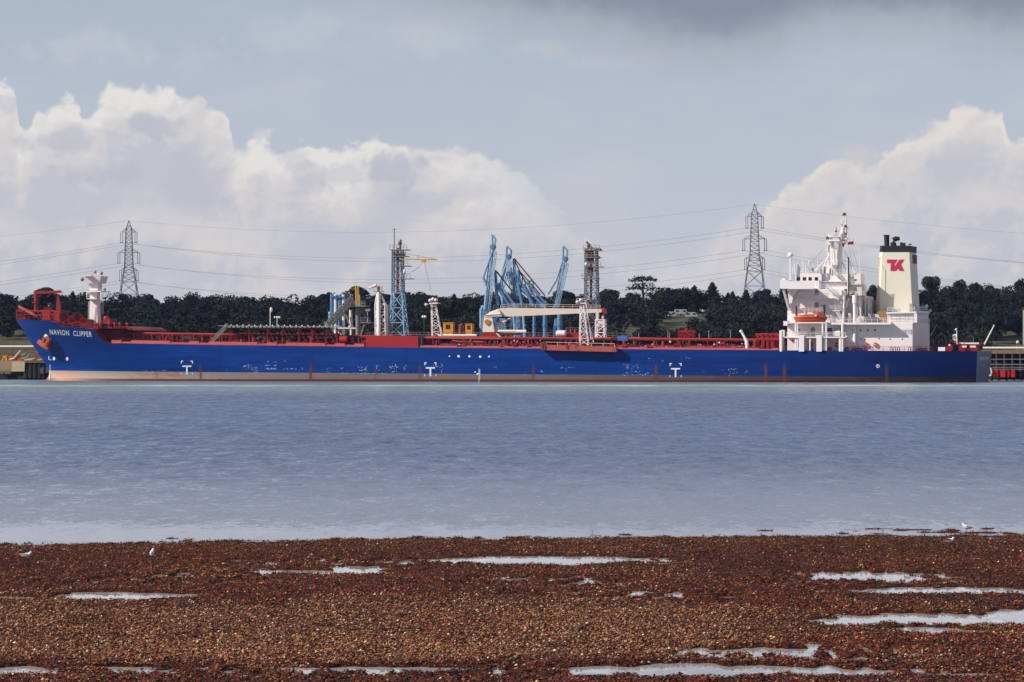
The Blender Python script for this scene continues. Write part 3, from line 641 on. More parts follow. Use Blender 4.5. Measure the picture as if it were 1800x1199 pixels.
us = np.concatenate([np.linspace(0, .15, 100)[:-1], np.linspace(.15, 1, 80)]); NVv = 16
ZB = -1.5; G = []
for v in np.linspace(0, 1, NVv):
    x = SX[-1]+us*(XE-SX[-1])
    for it in range(12):
        z = ZB+v*(ztop(x)-ZB); xs0 = np.interp(z, SZ, SX); x = xs0+us*(XE-.6*(1-z/8)-xs0)
    z = ZB+v*(ztop(x)-ZB); G.append(np.stack([x, z, hb(x, z)], -1))
G = np.array(G); nu = len(us)
near = np.stack([G[..., 0], HB-G[..., 2], G[..., 1]], -1); far = np.stack([G[..., 0], HB+G[..., 2], G[..., 1]], -1)
sb = (0, HB, 0)
ship = Thing('tanker', 'long blue hulled tanker with red deck and white stern superstructure lying at the jetty', 'ship', sb)
V = np.concatenate([near.reshape(-1, 3), far.reshape(-1, 3)])-np.array(sb); n0 = nu*NVv
Fh = []
for a in range(NVv-1):
    for c in range(nu-1):
        i = a*nu+c; Fh.append((i, i+1, i+1+nu, i+nu)); Fh.append((n0+i, n0+i+nu, n0+i+1+nu, n0+i+1))
m_hull, t, b = newmat('blue_hull_paint')
p = t.new('ShaderNodeTexCoord').outputs['Object']; hx, hyy, hz = t.sep(p)
st = t.noise(t.vm('MULTIPLY', p, (.05, .05, .5)), 1.0, 7, .65); st2 = t.noise(t.vm('MULTIPLY', p, (.6, .6, .12)), 1.0, 6, .7)
cc = t.mix(t.ss(st, .3, .7), lin(1, 43, 114), lin(4, 61, 140)); cc = t.mix(t.ss(st2, .55, .8, 0, .3), cc, lin(20, 66, 130))
seam = t.m('LESS_THAN', t.m('FRACT', t.m('MULTIPLY', hz, .42)), .03); vseam = t.m('LESS_THAN', t.m('FRACT', t.m('MULTIPLY', hx, .083)), .012)
cc = t.mix(t.m('MULTIPLY', t.m('MAXIMUM', seam, vseam), .45), cc, lin(6, 30, 84))
run = t.noise(t.vm('MULTIPLY', p, (1.4, 1.4, .05)), 1.0, 4, .6); cc = t.mix(t.m('MULTIPLY', t.ss(run, .64, .78, 0, .3), t.ss(st, .35, .6)), cc, lin(70, 66, 74))
cc = t.mix(t.ss(hx, 20, 110, 0, .75), cc, lin(2, 20, 70))
zl = S(86, 651.5, 14); zr = S(1700, 663.5, 2); kz = (zr.z-zl.z)/(zr.x-zl.x)
line = t.m('MULTIPLY_ADD', hx, kz, zl.z-kz*zl.x)
rn = t.noise(t.vm('MULTIPLY', p, (.10, .10, .5)), 1.0, 8, .7); rn2 = t.noise(p, 2.5, 5, .7)
boot = t.mix(t.ss(hx, -112, -35), lin(164, 154, 144), lin(114, 106, 105)); boot = t.mix(t.ss(hx, -10, 70), boot, lin(74, 62, 62)); boot = t.mix(t.ss(hx, 50, 110), boot, lin(44, 36, 40))
boot = t.mix(t.m('MULTIPLY', t.ss(rn, .52, .70, 0, .8), t.ss(hx, 60, -60, .35, 1.0)), boot, lin(164, 96, 68)); boot = t.mix(t.ss(rn2, .5, .75, 0, .35), boot, lin(92, 74, 64))
boot = t.mix(t.ss(t.m('ADD', hz, t.m('MULTIPLY', t.m('SUBTRACT', rn2, .5), .5)), .75, .35), boot, t.mix(t.ss(hx, 20, 90), lin(100, 42, 34), lin(54, 30, 32)))
boot = t.mix(t.m('MULTIPLY', t.ss(hx, -100, -125), t.ss(rn, .3, .6)), boot, lin(192, 150, 128))
isb = t.m('LESS_THAN', hz, t.m('ADD', line, t.m('MULTIPLY', t.m('SUBTRACT', rn2, .5), .12)))
cc = t.mix(isb, cc, boot)
for px, k in ((351,.75),(546,.9),(738,.6),(938,.7),(1153,1.0),(1346,.9),(1379,.85),(1558,.6),(268,.35),(660,.3)):
    xx = S(px, 650, 0).x; zt_ = S(px, 641 if px > 300 else 648, 0).z
    g = t.ss(t.m('ABSOLUTE', t.m('ADD', t.m('SUBTRACT', hx, xx), t.m('MULTIPLY', t.m('SUBTRACT', rn2, .5), .5))), .6, .15)
    g = t.m('MULTIPLY', g, t.ss(t.m('ADD', hz, t.m('MULTIPLY', rn2, 1.4)), zt_+1.5, zt_-.6, 0, k))
    cc = t.mix(t.m('MULTIPLY', g, t.ss(st2, .2, .55, .5, 1)), cc, lin(96, 60, 36))
t.l.new(cc, b.inputs['Base Color']); b.inputs['Roughness'].default_value = .5; b.inputs['Specular IOR Level'].default_value = .14
hull = link('hull', npmesh('hull', V, np.array(Fh), m_hull, smooth=True), ship.o); hull.data.set_sharp_from_angle(angle=math.radians(35))
dk = MB()
for c in range(nu-1):
    a_, b_ = near[-1, c], near[-1, c+1]; e, f_ = far[-1, c], far[-1, c+1]
    if b_[0]-a_[0] < 1e-4: continue
    zz_ = (-.03 if c > 110 else -.03)
    dk.quad((a_[0], min(a_[1]+.25, 17.95), a_[2]+zz_), (b_[0], min(b_[1]+.25, 17.95), b_[2]+zz_), (f_[0], max(f_[1]-.25, 18.05), f_[2]+zz_), (e[0], max(e[1]-.25, 18.05), e[2]+zz_))
ship.part('deck', dk, RED)
tr_ = MB()
for a in range(NVv-1): tr_.quad(near[a, -1], far[a, -1], far[a+1, -1], near[a+1, -1])
ship.part('transom', tr_, mat('grey_blue_transom_paint', (116, 116, 146), .5, rust=.08))
# paint marks on the hull
def HP(px, py, off=.045):
    y = 0.0
    for i in range(14): q = S(px, py, y); y = y*.4+.6*(HB-float(hb(q.x, q.z)))
    q = S(px, py, y-off); return q
def decal(polys): 
    m = MB()
    for pl in polys: m.quad(*[HP(*q) for q in pl])
    return m
def rectp(x0, y0, x1, y1): return [(x0, y1), (x1, y1), (x1, y0), (x0, y0)]
for cx, cy in ((328.5,643),(756.5,646),(1187.5,647.5)):
    ship.part('tug_mark', decal([rectp(cx-8, cy-.5, cx+8, cy+2), rectp(cx-1.4, cy+2, cx+1.4, cy+15.5), rectp(cx-10.5, cy-9, cx-6.5, cy-7.5), rectp(cx-10.5, cy-7.5, cx-9, cy-4), rectp(cx+6.5, cy-9, cx+10.5, cy-7.5), rectp(cx+9, cy-7.5, cx+10.5, cy-4), rectp(cx-10.5, cy+12, cx-9.3, cy+15.5), rectp(cx+9.3, cy+12, cx+10.5, cy+15.5)]), PAINTW)
def disc(px, py, rx, ry, n=14): return [(px+rx*math.cos(2*math.pi*k/n), py-ry*math.sin(-2*math.pi*k/n)*-1) for k in range(n)]
for px, py, r_ in ((790,626.3,1.2),(806,626.2,2.2),(825,626.4,1.9),(844,627,2.1),(859.5,626.8,1.5)): ship.part('white_dot', decal([disc(px, py, r_, r_)]), PAINTW)
for px, py in ((94.8,630.5),(118,630.8)): ship.part('thruster_mark', decal([disc(px, py, 2.2, 3.2)]), PAINTW)
ship.part('bulb_mark', decal([rectp(85.2, 626, 86.4, 632), [(86.4, 631), (89.8, 632.5), (89.8, 633.6), (86.4, 632.2)], rectp(87.5, 641, 88.3, 654), rectp(86.8, 654, 87.6, 668)]), PAINTW)
lm = MB()
for k in range(20):
    a0, a1 = 2*math.pi*k/20, 2*math.pi*(k+1)/20
    lm.quad(*[HP(1543+r_*math.cos(a), 643.5-r_*math.sin(a)) for r_, a in ((2.4, a0), (3.2, a0), (3.2, a1), (2.4, a1))])
for q in (rectp(1539.8, 643.1, 1546.2, 643.9), rectp(1542.6, 640.3, 1543.4, 646.7)): lm.quad(*[HP(*z_, .05) for z_ in q])
ship.part('load_line_mark', lm, PAINTW)
ship.part('draught_mark', decal([rectp(841.5, 648, 842.3, 671), rectp(834, 653, 836.5, 655), rectp(838, 656, 841, 658.5)]+[rectp(842.6, 650+k*3, 844.2, 651.3+k*3) for k in range(6)]), PAINTW)
sc_ = MB(); rs = random.Random(3)
CL = [(428,441,641,645,14),(425,455,646,652,16),(446,452,644,656,18),(468,488,635,637,10),(466,487,641,643,14),(466,488,647,649.5,26),(499,504,634,636,5),(499,522,647.5,649,10),(530,532,642,650,5),(573,583,646,656,14),(600,604,645,650,6),(628,646,643,652,26),(662,668,641,651,12),(685,700,643,655,24),(695,697,641,654,8),(709,716,642,650,8),(757,778,639,646,16),(775,780,640,657,12),(835,843,652,660,8),(867,874,644,647,7),(920,924,656,660,4),(950,955,652,656,5),(986,1010,645,648,18),(994,996,651,653,3),(1096,1100,640,644,6),(1101,1106,640,648,16),(1110,1114,641,649,8),(1117,1123,640,647,10),(1090,1150,656,661,30),(1094,1140,652,656,8),(1281,1299,648,650,7),(1281,1298,653,656.5,10),(1280.5,1281.5,648,663,9),(1310,1314,652,655,3),(1140,1170,628,636,6),(1195,1212,628,631,4),(590,720,655.5,657,30),(250,300,650,652.5,8),(860,960,658,660.5,10),(1230,1290,650,662,5),(330,420,648,653,6),(700,760,650,655,5)]
for x0, x1, y0, y1, n in CL:
    for k in range(n):
        a = rs.uniform(x0, x1); c = rs.uniform(y0, y1); ww = rs.uniform(.3, 2.4)*(.25 if x1-x0 < 7 else 1)*rs.random(); hh = rs.uniform(.1, .34)*(3.2 if x1-x0 < 7 else 1)
        if HP(a, c).x < 1e9: sc_.quad(*[HP(*q, .03) for q in [(a-ww, c+hh*.3), (a-ww*.2, c+hh), (a+ww, c+hh*.4), (a+ww*.5, c-hh), (a-ww*.6, c-hh*.8)]])
ship.part('paint_scuff', sc_, PAINTW, kind='stuff')
# lettering
def letters(txt, fn, parent, name, m, bold=.012, spacing=1.0):
    fc = D.curves.new('lettering', 'FONT'); fc.body = txt; fc.offset = bold; fc.space_character = spacing; fc.resolution_u = 3
    fo = D.objects.new('lettering', fc); COL.objects.link(fo); bpy.context.view_layer.update()
    me = D.meshes.new_from_object(fo.evaluated_get(bpy.context.evaluated_depsgraph_get())); D.objects.remove(fo)
    co = np.array([v.co[:] for v in me.vertices]); lo, hi = co.min(0), co.max(0)
    for v in me.vertices:
        q = fn((v.co.x-lo[0])/(hi[0]-lo[0]), (v.co.y-lo[1])/(hi[1]-lo[1])); v.co = (q[0]-sb[0], q[1]-sb[1], q[2]-sb[2])
    me.materials.clear(); me.materials.append(m); me.update(); o = D.objects.new(name, me); COL.objects.link(o); o.parent = parent; return o
letters('NAVION  CLIPPER', lambda u, v: HP(87+74*u+1.0*(1-v), 588.0+4.6*u-(9.0+.6*u)*v, .06), ship.o, 'bow_name', PAINTW, .018, 1.16)
def TR(u, v, y0, y1, z0, z1):
    y = y0+(y1-y0)*u; z = z0+(z1-z0)*v; return (XE-.6*(1-z/8)+.05, y, z)
letters('NAVION CLIPPER', lambda u, v: TR(u, v, 8, 28, 5.3, 6.2), ship.o, 'stern_name', PAINTW, .02)
pm = MB()
for k in range(5): pm.quad(*[TR(u_, v_, 15+k*1.3, 15.9+k*1.3, 3.7, 4.25) for u_, v_ in ((0, 0), (1, 0), (1, 1), (0, 1))])   # worn beyond reading
ship.part('stern_port_mark', pm, mat('faded_mark_paint', (186, 186, 196), .6, var=.2), kind='stuff')
# anchor
am = MB(); an = [HP(82, 592, .5), HP(80, 604, 1.0)]
am.path([HP(79.5, 591, .6), HP(77.5, 600, 1.7), HP(76, 606, 2.3)], [.45, .55, .62], 8)
am.path([HP(88, 595.5, 1.5), HP(85, 601, 2.2), HP(82, 607, 2.5)], [.42, .62, .62], 8)
am.path([HP(69, 601, 2.3), HP(74, 604.5, 2.5), HP(80, 608, 2.6), HP(86.5, 612, 2.5)], [.75, .8, .85, .65], 8)
ship.part('anchor', am, mat('rust_orange_anchor', (168, 74, 34), .7, rust=.3), smooth=True)
ship.part('hawse_pipe', MB().path([HP(83, 590, -.5), HP(82, 594, 1.0)], [.7, .6], 10), PIPEW)
# forecastle
fm = MB()
bow_top = lambda px, dy=0, off=.05: HP(px, np.interp(px, [28, 60, 100, 106, 114, 140, 163], [562, 563, 564, 566, 573, 575.5, 577.5])+dy, off)
for a, b_ in ((29, 44), (44, 60), (60, 78), (78, 95), (95, 105)):
    for dy in (-16, -9):
        p, q = bow_top(a, -1), bow_top(b_, -1); u = Vector((0, 0, -dy*.146)); fm.bar(p+u, q+u, .10 if dy == -16 else .06)
    p = bow_top(a, -1); fm.bar(p, p+Vector((0, 0, 2.35)), .09)
ship.part('bow_railing', fm, RED)
ship.part('bow_bulwark', MB().prism([S(74,548,11), S(88,548,11), S(88,563,11), S(74,562.5,11)], (0, .25, 0)), RED)
ship.part('bow_bulwark', MB().prism([S(95,547,10), S(105.5,546,10), S(105.5,564,10), S(95,563,10)], (0, .25, 0)), RED)
ship.part('bow_platform', MB().prism([S(30,546.5,13), S(106,545.5,13), S(106,547.5,13), S(30,548.5,13)], (0, 8, 0)), RED)
ship.part('bow_frame', MB().bar(S(89,549,11), S(95,562,11), .12).bar(S(95,549,11), S(89,562,11), .12).bar(S(66,548,12), S(74,562,12), .12).bar(S(42,548,14), S(42,562,14), .12).bar(S(30,555,15), S(66,556,13), .1), RED)
ship.part('bow_bulwark', MB().prism([S(28,557,17.5), S(66,557,17.5), S(66,562,17.5), S(29,562,17.5)], (0, .3, 0)), DKRED)
ship.part('bow_gantry', MB().bar(S(33,539,13), S(60,553.5,12), .38, 8).bar(S(60,553,12), S(66,557,12), .2, 6).bar(S(33,539,13), S(52,545,20), .15), PINKRED)
bc = MB(); bc.path([S(63,560,16), S(63,533,16)], .48, 10).path([S(63,533,16), S(63,531.5,16)], 1.0, 10).path([S(63.5,531,16), S(63.5,513,16)], .55, 10); ship.part('crane_post', bc, RED, smooth=True)
bm_ = MB(); bm_.hexa([S(60,517,15.5), S(84,516,15.5), S(108,515,15.5), S(108,515,16.5), S(84,516,16.5), S(60,517,16.5)], [S(60,512.5,15.5), S(84,511,15.5), S(108,510.5,15.5), S(108,510.5,16.5), S(84,511,16.5), S(60,512.5,16.5)])
bm_.bar(S(109,512,16), S(109,523,16), .06).bar(S(66,523,16), S(76,516,16), .2, 6); ship.part('crane_boom', bm_, RED)
ga = MB()
for sy in (13, 19): ga.hexa([S(97,560,sy), S(108,560,sy), S(108,560,sy+.5), S(97,560,sy+.5)], [S(100.5,518,sy), S(102.5,518,sy), S(102.5,518,sy+.5), S(100.5,518,sy+.5)])
ga.bar(S(101.5,519,13), S(101.5,519,19.5), .2); ship.part('hose_frame', ga, RED)
wn = MB(); wn.path([S(84,549,14), S(84,549,20)], 1.0, 12).path([S(84,549,13.7), S(84,549,14)], 1.45, 14); ship.part('bow_winch', wn, RED, smooth=True)
for px, py, r_ in ((113,557,1.35),(126,563,1.2),(137,558,1.35),(146,565,1.1)):
    wn = MB(); wn.path([S(px,py,7), S(px,py,15)], r_*.65, 12).path([S(px,py,7), S(px,py,7.4)], r_, 16).path([S(px,py,14), S(px,py,14.4)], r_, 16); wn.box(S(px-4,py+2,8), S(px+4,py+12,14)); ship.part('mooring_winch', wn, DKRED if px in (113, 137) else RED, smooth=True)
ship.part('winch_base', MB().prism([S(118,566,9), S(150,561,9), S(152,575,9), S(118,575,9)], (0, 6, 0)), RED)
ship.part('forecastle_overhang', MB().prism([S(160,575.5,4.6), S(196,573.5,4.6), S(225,575,4.6), S(236,580,4.6), S(236,581.5,4.6), S(222,578.5,4.6), S(196,577.5,4.6), S(163,578.5,4.6)], (0, 27, 0)), RED)
ship.part('forecastle_bulkhead', MB().prism([S(166,580,7), S(212,580,7), S(212,604,7), S(178,604,7)], (0, .3, 0)), DKRED)
ship.part('forecastle_bulkhead', MB().box(S(213,580,7), S(216,603,30)), DKRED)
rl = MB(); rl.rail(S(112,573,8), S(163,577,2.2), 1.1, 1.6, .05, 3); ship.part('forecastle_railing', rl, RED)
for px in (168, 172, 177, 192, 202, 211, 224): ship.part('mushroom_vent', MB().path([S(px,577,4), S(px,570,4)], .25, 8).path([S(px,570,4), S(px,567,4)], [.5, .35], 8), RED, smooth=True)
ship.part('bow_machinery', MB().box(S(181,569,10), S(193,560,16)).ball(S(187,561,12), .9, 8, 5), RED)
# bow mast
M_ = MB(); M_.hexa([S(156.5,572,15), S(171.5,572,15), S(171.5,572,18), S(156.5,572,18)], [S(159,510,15.4), S(170.5,510,15.4), S(170.5,510,17.6), S(159,510,17.6)]); ship.part('bow_mast', M_, WHITE)
bmast = [o for o in ship.o.children if o.name.startswith('bow_mast')][-1]
def sub(par, name, m, ma, smooth=False): return ship.part(name, m, ma, par, smooth)
sub(bmast, 'platform', MB().box(S(150,513.5,13.5), S(178,511.5,21)).box(S(152.5,526,13.5), S(170,524.3,16)), WHITE)
sub(bmast, 'mast_head', MB().hexa([S(157.5,511,15), S(172,511,15), S(172,511,18), S(157.5,511,18)], [S(157,497,15), S(173,497,15), S(173,497,18), S(157,497,18)]), WHITE)
sub(bmast, 'lookout_cab', MB().hexa([S(150,498,14), S(175,498,14), S(175,498,19), S(150,498,19)], [S(146.5,485.5,13.5), S(177,485.5,13.5), S(177,485.5,19.5), S(146.5,485.5,19.5)]).box(S(146.5,485.5,12.5), S(160,484.3,22.5)), WHITE)
sub(bmast, 'floodlight', MB().ball(S(144.5,491,14), .55, 8, 5).ball(S(178,480.5,15), .5, 8, 5).ball(S(167,478.5,16), .45, 8, 5).ball(S(184,508.7,14), .4, 6, 4).bar(S(174,509,15), S(184,509,14), .1), GREYM, True)
sub(bmast, 'aerial', MB().bar(S(171.5,485,17), S(171.5,477.5,17), .12).bar(S(167,485,17), S(167,479,17), .1).bar(S(178,485,16), S(178,481,16), .1).box(S(168,482,16), S(176,480.8,16.6)), WHITE)
sub(bmast, 'platform_railing', MB().rail(S(150,511.5,13.5), S(160,511.5,13.5), 1.2, 1, .06).rail(S(152.5,524.3,13.5), S(158,524.3,13.5), 1.6, .7, .06, 4), WHITE)
ld = MB(); 
for sx in (179, 181.3): ld.bar(S(sx,552,17), S(sx,516,17), .05)
for k in range(14): ld.bar(S(179,551-k*2.6,17), S(181.3,551-k*2.6,17), .04)
for k in range(10): pass
ld.bar(S(157,568,14.2), S(157.5,530,14.2), .06).bar(S(155,568,14.2), S(155.5,530,14.2), .05); sub(bmast, 'ladder', ld, WHITE)
# main deck pipes, supports, valves
def dkz(px): return np.interp(px, [190, 640, 1000, 1400, 1720], [603.5, 610, 613.5, 616, 617])
def DP(px, up, y): return S(px, dkz(px)-up, y)
TOPP_RED = mat('highlit_red_pipe_paint', (160, 54, 50), .45, rust=.15, rustcol=(120, 50, 40))  # lighter red carries the highlight along the top pipe
for up, y, r_, a, b_, ma in ((18.2,10,.32,196,1352,TOPP_RED),(14.5,13,.24,392,1352,RED),(10.5,9,.22,560,1360,RED),(7.5,8,.2,735,1345,RED),(12.5,17,.3,600,1350,DKRED),(5.5,7,.18,640,1340,PINKRED),(16.5,20,.3,380,1300,DKRED),(9,22,.4,560,1330,DKRED)):
    ship.part('deck_pipe', MB().path([DP(a, up, y), DP((a+b_)/2, up, y), DP(b_, up, y)], r_, 8), ma, smooth=True)
ship.part('deck_pipe', MB().path([DP(742,17,6), DP(795,17,6), DP(800,16.4,6), DP(880,16.6,6)], .22, 8).path([DP(795,13,5), DP(806,11,5), DP(850,11,5)], .2, 8), PINKRED, smooth=True)
def dupp(o, vec):
    c = o.copy(); COL.objects.link(c); c.location = o.location+vec; c.parent = o.parent; c.matrix_parent_inverse = o.matrix_parent_inverse; return c
b0 = DP(300, 0, 9); sp = MB()
for yy in (-1.5, 5): sp.box((-.14, 9+yy, 0), (.14, 9.3+yy, 2.5))
sp.box((-.16, 7, 2.1), (.16, 14.6, 2.35)).box((-.14, 7, 1.0), (.14, 14.6, 1.15)); sp.v = [(x+b0.x, y, z+b0.z) for x, y, z in sp.v]
o0 = ship.part('pipe_support', sp, RED)
xs_l = [px for px in range(222, 1350, 17) if not (640 < px < 738)]
for px in xs_l:
    q = DP(px+R.uniform(-3, 3), 0, 9); dupp(o0, Vector((q.x-b0.x, 0, q.z-b0.z)))
vm_ = MB(); vm_.path([(0, 5, 0), (0, 5, .9)], .16, 6).path([(0, 5, .35), (0, 5, .8)], .36, 8).path([(-.3, 5, 1.05), (.3, 5, 1.05)], .08, 6).path([(0, 4.6, .5), (0, 5.4, .5)], .42, 8)
vm_.v = [(x+b0.x, y, z+b0.z) for x, y, z in vm_.v]; o1 = ship.part('valve', vm_, RED, smooth=True)
for k in range(58):
    px = R.choice([R.uniform(205, 380), R.uniform(740, 950), R.uniform(1085, 1350), R.uniform(560, 640), R.uniform(400, 600)]); q = DP(px, 0, 9); dupp(o1, Vector((q.x-b0.x, R.uniform(-1.5, 8), q.z-b0.z)))
tk = MB(); tk.path([(0, 6, 0), (0, 6, 1.7)], .5, 10).ball((0, 6, 1.7), .5, 10, 6, (1, 1, .5)).box((-.9, 5.6, .2), (-.5, 6.4, 1.4)); tk.v = [(x+b0.x, y, z+b0.z) for x, y, z in tk.v]; o2 = ship.part('tank_hatch', tk, DKRED, smooth=True)
for k in range(34):
    px = R.choice([R.uniform(745, 950), R.uniform(1085, 1350), R.uniform(430, 640)]); q = DP(px, 0, 9); dupp(o2, Vector((q.x-b0.x, R.uniform(2, 16), q.z-b0.z)))
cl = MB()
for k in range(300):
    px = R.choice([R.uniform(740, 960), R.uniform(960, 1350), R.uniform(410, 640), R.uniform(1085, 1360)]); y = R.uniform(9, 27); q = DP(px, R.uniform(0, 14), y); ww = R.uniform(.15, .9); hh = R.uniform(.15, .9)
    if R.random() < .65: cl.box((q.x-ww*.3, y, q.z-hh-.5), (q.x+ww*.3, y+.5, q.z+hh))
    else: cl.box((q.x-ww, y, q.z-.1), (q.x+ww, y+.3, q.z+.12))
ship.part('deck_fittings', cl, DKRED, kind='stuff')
for ma, cnt_ in ((RED, 210), (DKGREY, 90), (PINKRED, 90)):  # dark grey pieces also paint shaded gaps between the posts
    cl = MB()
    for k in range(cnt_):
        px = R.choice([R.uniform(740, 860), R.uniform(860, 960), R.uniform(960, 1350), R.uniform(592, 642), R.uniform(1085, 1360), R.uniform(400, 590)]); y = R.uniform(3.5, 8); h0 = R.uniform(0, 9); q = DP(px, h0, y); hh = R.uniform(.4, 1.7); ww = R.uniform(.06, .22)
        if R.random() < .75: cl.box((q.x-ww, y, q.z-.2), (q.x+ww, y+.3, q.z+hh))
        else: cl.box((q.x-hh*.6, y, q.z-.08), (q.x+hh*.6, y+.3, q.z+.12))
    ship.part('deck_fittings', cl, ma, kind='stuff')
cw = MB()
for k in range(90):
    px = R.choice([R.uniform(430, 560), R.uniform(740, 950), R.uniform(1090, 1340)]); y = R.uniform(5, 9); q = DP(px, R.uniform(3, 15), y); cw.ball(q, R.uniform(.12, .3), 6, 4)
ship.part('white_deck_fittings', cw, PIPEW, kind='stuff')
for a, b_, hgt, ma in ((196,640,5.8,PINKRED),(738,952,4.0,PINKRED),(1083,1368,4.0,PINKRED)):
    g_ = MB(); N_ = 26
    for k in range(N_):
        p0 = a+(b_-a)*k/N_; p1 = a+(b_-a)*(k+1)/N_; hk = hgt*(1 if R.random() < .72 else .6)
        e0, e1 = (HB-float(hb(S(p_, 605, 1).x, 8.8))+.25 for p_ in (p0, p1))
        q = [S(p0, dkz(p0)-.3, e0), S(p1, dkz(p1)-.3, e1), S(p1, dkz(p1)-hk, e1+1.6), S(p0, dkz(p0)-hk, e0+1.6)]
        g_.prism(q, (0, .35, 0))
    ship.part('sloping_gunwale', g_, ma)
for a, b_ in ((592, 642), (738, 1352)):
    ship.part('pipe_shade_slab', MB().prism([DP(a,16.2,6.5), DP(b_,16.2,6.5), DP(b_,15.2,6.5), DP(a,15.2,6.5)], (0, 21, 0)), DKRED)  # slab added below the pipes to keep the inner deck gear in shade
rr = MB()
for a, b_ in ((200, 640), (738, 955), (1085, 1365)): rr.rail(DP(a, 0, 3.2), DP(b_, 0, 3.2), 1.15, 2.4, .045, 2)
ship.part('deck_railing', rr, DKRED)
ship.part('red_deckhouse', PB(643,590.5,735,611.5,1.2,9), BOXRED)
dh = [o for o in ship.o.children if o.name.startswith('red_deckhouse')][-1]
sub(dh, 'roof_rail', MB().rail(S(645,590.5,2), S(733,590.5,2), .9, 2, .04), GREYM)
ship.part('dark_locker', PB(735.5,591.5,742,611,1.6,3), DKGREY); ship.part('red_tank', MB().path([S(598,597,3.2), S(610,597,3.2)], .95, 12), BOXRED, smooth=True)
# helicopter deck
hd = MB(); hd.prism([S(383,572,3.5), S(600,574,3.5), S(600,575.2,3.5), S(383,573.2,3.5)], (0, 24, 0)); ship.part('helicopter_deck', hd, GREYM)
hdo = [o for o in ship.o.children if o.name.startswith('helicopter_deck')][-1]
nt_ = MB()
for k in range(27):
    px = 392+k*7.8; nt_.hexa([S(px,573.4,3.4), S(px+5,573.4,3.4), S(px+5,573.4,3.6), S(px,573.4,3.6)], [S(px+1,575.8,2.2), S(px+6,575.8,2.2), S(px+6,575.8,2.4), S(px+1,575.8,2.4)])
sub(hdo, 'safety_net', nt_, GREYM)
lt = MB()
for k in range(20): lt.ball(S(396+k*10.4, 571.6+k*.09, 4), .2, 6, 4)
sub(hdo, 'deck_light', lt, PIPEW)
for px, pt in ((475, 543),): sub(hdo, 'lamp_post', MB().bar(S(px,573,8), S(px,pt,8), .11, 6).ball(S(px+1.8,544.5,8), .5, 8, 5, (.8, .8, 1.3)), PIPEW)
lp = MB().bar(S(487,573,8), S(487,558.5,8), .08, 6).bar(S(483,558.5,8), S(491,558.5,8), .06)
for q in (483, 487, 489.5, 491.5): lp.ball(S(q,557.7,8), .26, 6, 4)
sub(hdo, 'lamp_cluster', lp, PIPEW)
hs = MB()
for px in (405, 437, 470, 497, 525, 548, 575, 592):
    for yy in (4.2, 14, 25): hs.bar(S(px,575,yy), S(px-R.uniform(-3, 3),604.5,yy), .22)
    hs.bar(S(px,576,4.2), S(px+14,604,4.2), .12)
for pz in (577.5, 587): hs.bar(S(400,pz-1,4.2), S(596,pz+1,4.2), .15).bar(S(400,pz-1,14), S(596,pz+1,14), .15)
hs.hexa([S(543,607,4), S(548,607,4), S(548,607,5), S(543,607,5)], [S(546,582,4), S(552,582,4), S(552,582,5), S(546,582,5)])
sub(hdo, 'support_frame', hs, RED)
for a, b_, c, d_, yy, ma in ((478,582,500,605,11,DKGREY),(505,584,540,606,12,DKRED),(425,588,455,604,13,DKRED),(552,586,590,607,12,DKRED),(455,580,476,590,14,DKGREY),(520,579,560,587,15,DKRED)): ship.part('machinery_housing', PB(a,b_,c,d_,yy,yy+4), ma)
for px, ma in ((504.5,YELLOW),(509,YELLOW),(516,ORANGE),(455,PINKRED),(474,PINKRED),(497,PINKRED),(520,PINKRED),(551,PINKRED)): ship.part('deck_bollard', MB().path([DP(px,0,6), DP(px,7 if ma is not PINKRED else 5,6)], .3, 8).ball(DP(px,6.5 if ma is not PINKRED else 5.2,6), .42, 8, 5), ma, smooth=True)
wb = MB()
for k in range(95):
    px = R.uniform(440, 590); q = S(px, R.choice([586, 592.5, 594, 601])+R.uniform(-1, 1), R.uniform(6, 10)); wb.ball(q, R.uniform(.12, .36), 6, 4)
ship.part('small_white_fittings', wb, PIPEW, kind='stuff')
def stair(a, b_, yw, wd, ma, nst=12, rail=True, name='stair', th=None):
    m = MB(); A, B_ = S(a[0], a[1], yw), S(b_[0], b_[1], yw); up = Vector((0, 0, 1.0))
    for yy in (0, wd):
        o_ = Vector((0, yy, 0)); m.bar(A+o_, B_+o_, .13)
        if rail:
            m.bar(A+o_+up, B_+o_+up, .06); m.bar(A+o_+up*.5, B_+o_+up*.5, .045)
            for k in range(nst+1): q = A.lerp(B_, k/nst)+o_; m.bar(q, q+up, .045)
    for k in range(nst+1): q = A.lerp(B_, k/nst); m.bar(q, q+Vector((0, wd, 0)), .1)
    return m
sub(hdo, 'stair', stair((398,575), (371,603.5), 2.6, 1.2, GREYM), GREYM)
# white crane amidships
wc = ship.part('hose_crane', MB().prism([S(838,599,13), S(852,583.5,13), S(872,583.5,13), S(890,599,13)], (0, 5, 0)), RED)
sub(wc, 'crane_pedestal', MB().hexa([S(848,583.5,13.2), S(869,583.5,13.2), S(869,583.5,17.8), S(848,583.5,17.8)], [S(851,555,13.6), S(865,557,13.6), S(865,557,17.4), S(851,555,17.4)]).hexa([S(851,557,13.4), S(882,556,13.4), S(882,556,17.6), S(851,557,17.6)], [S(855,552,13.4), S(878,546,13.4), S(878,546,17.6), S(855,552,17.6)]).hexa([S(853,554,13.2), S(880,552,13.2), S(880,552,17.8), S(853,554,17.8)], [S(862,548,13.8), S(876,543,13.8), S(876,543,17), S(862,548,17)]), WARMW)
sub(wc, 'winch_drum', MB().path([S(856.5,566,13), S(856.5,566,13.5)], .7, 14), YELLOW, True)
sub(wc, 'winch_house', PB(866,559,873,567.5,12.8,15), TARP)
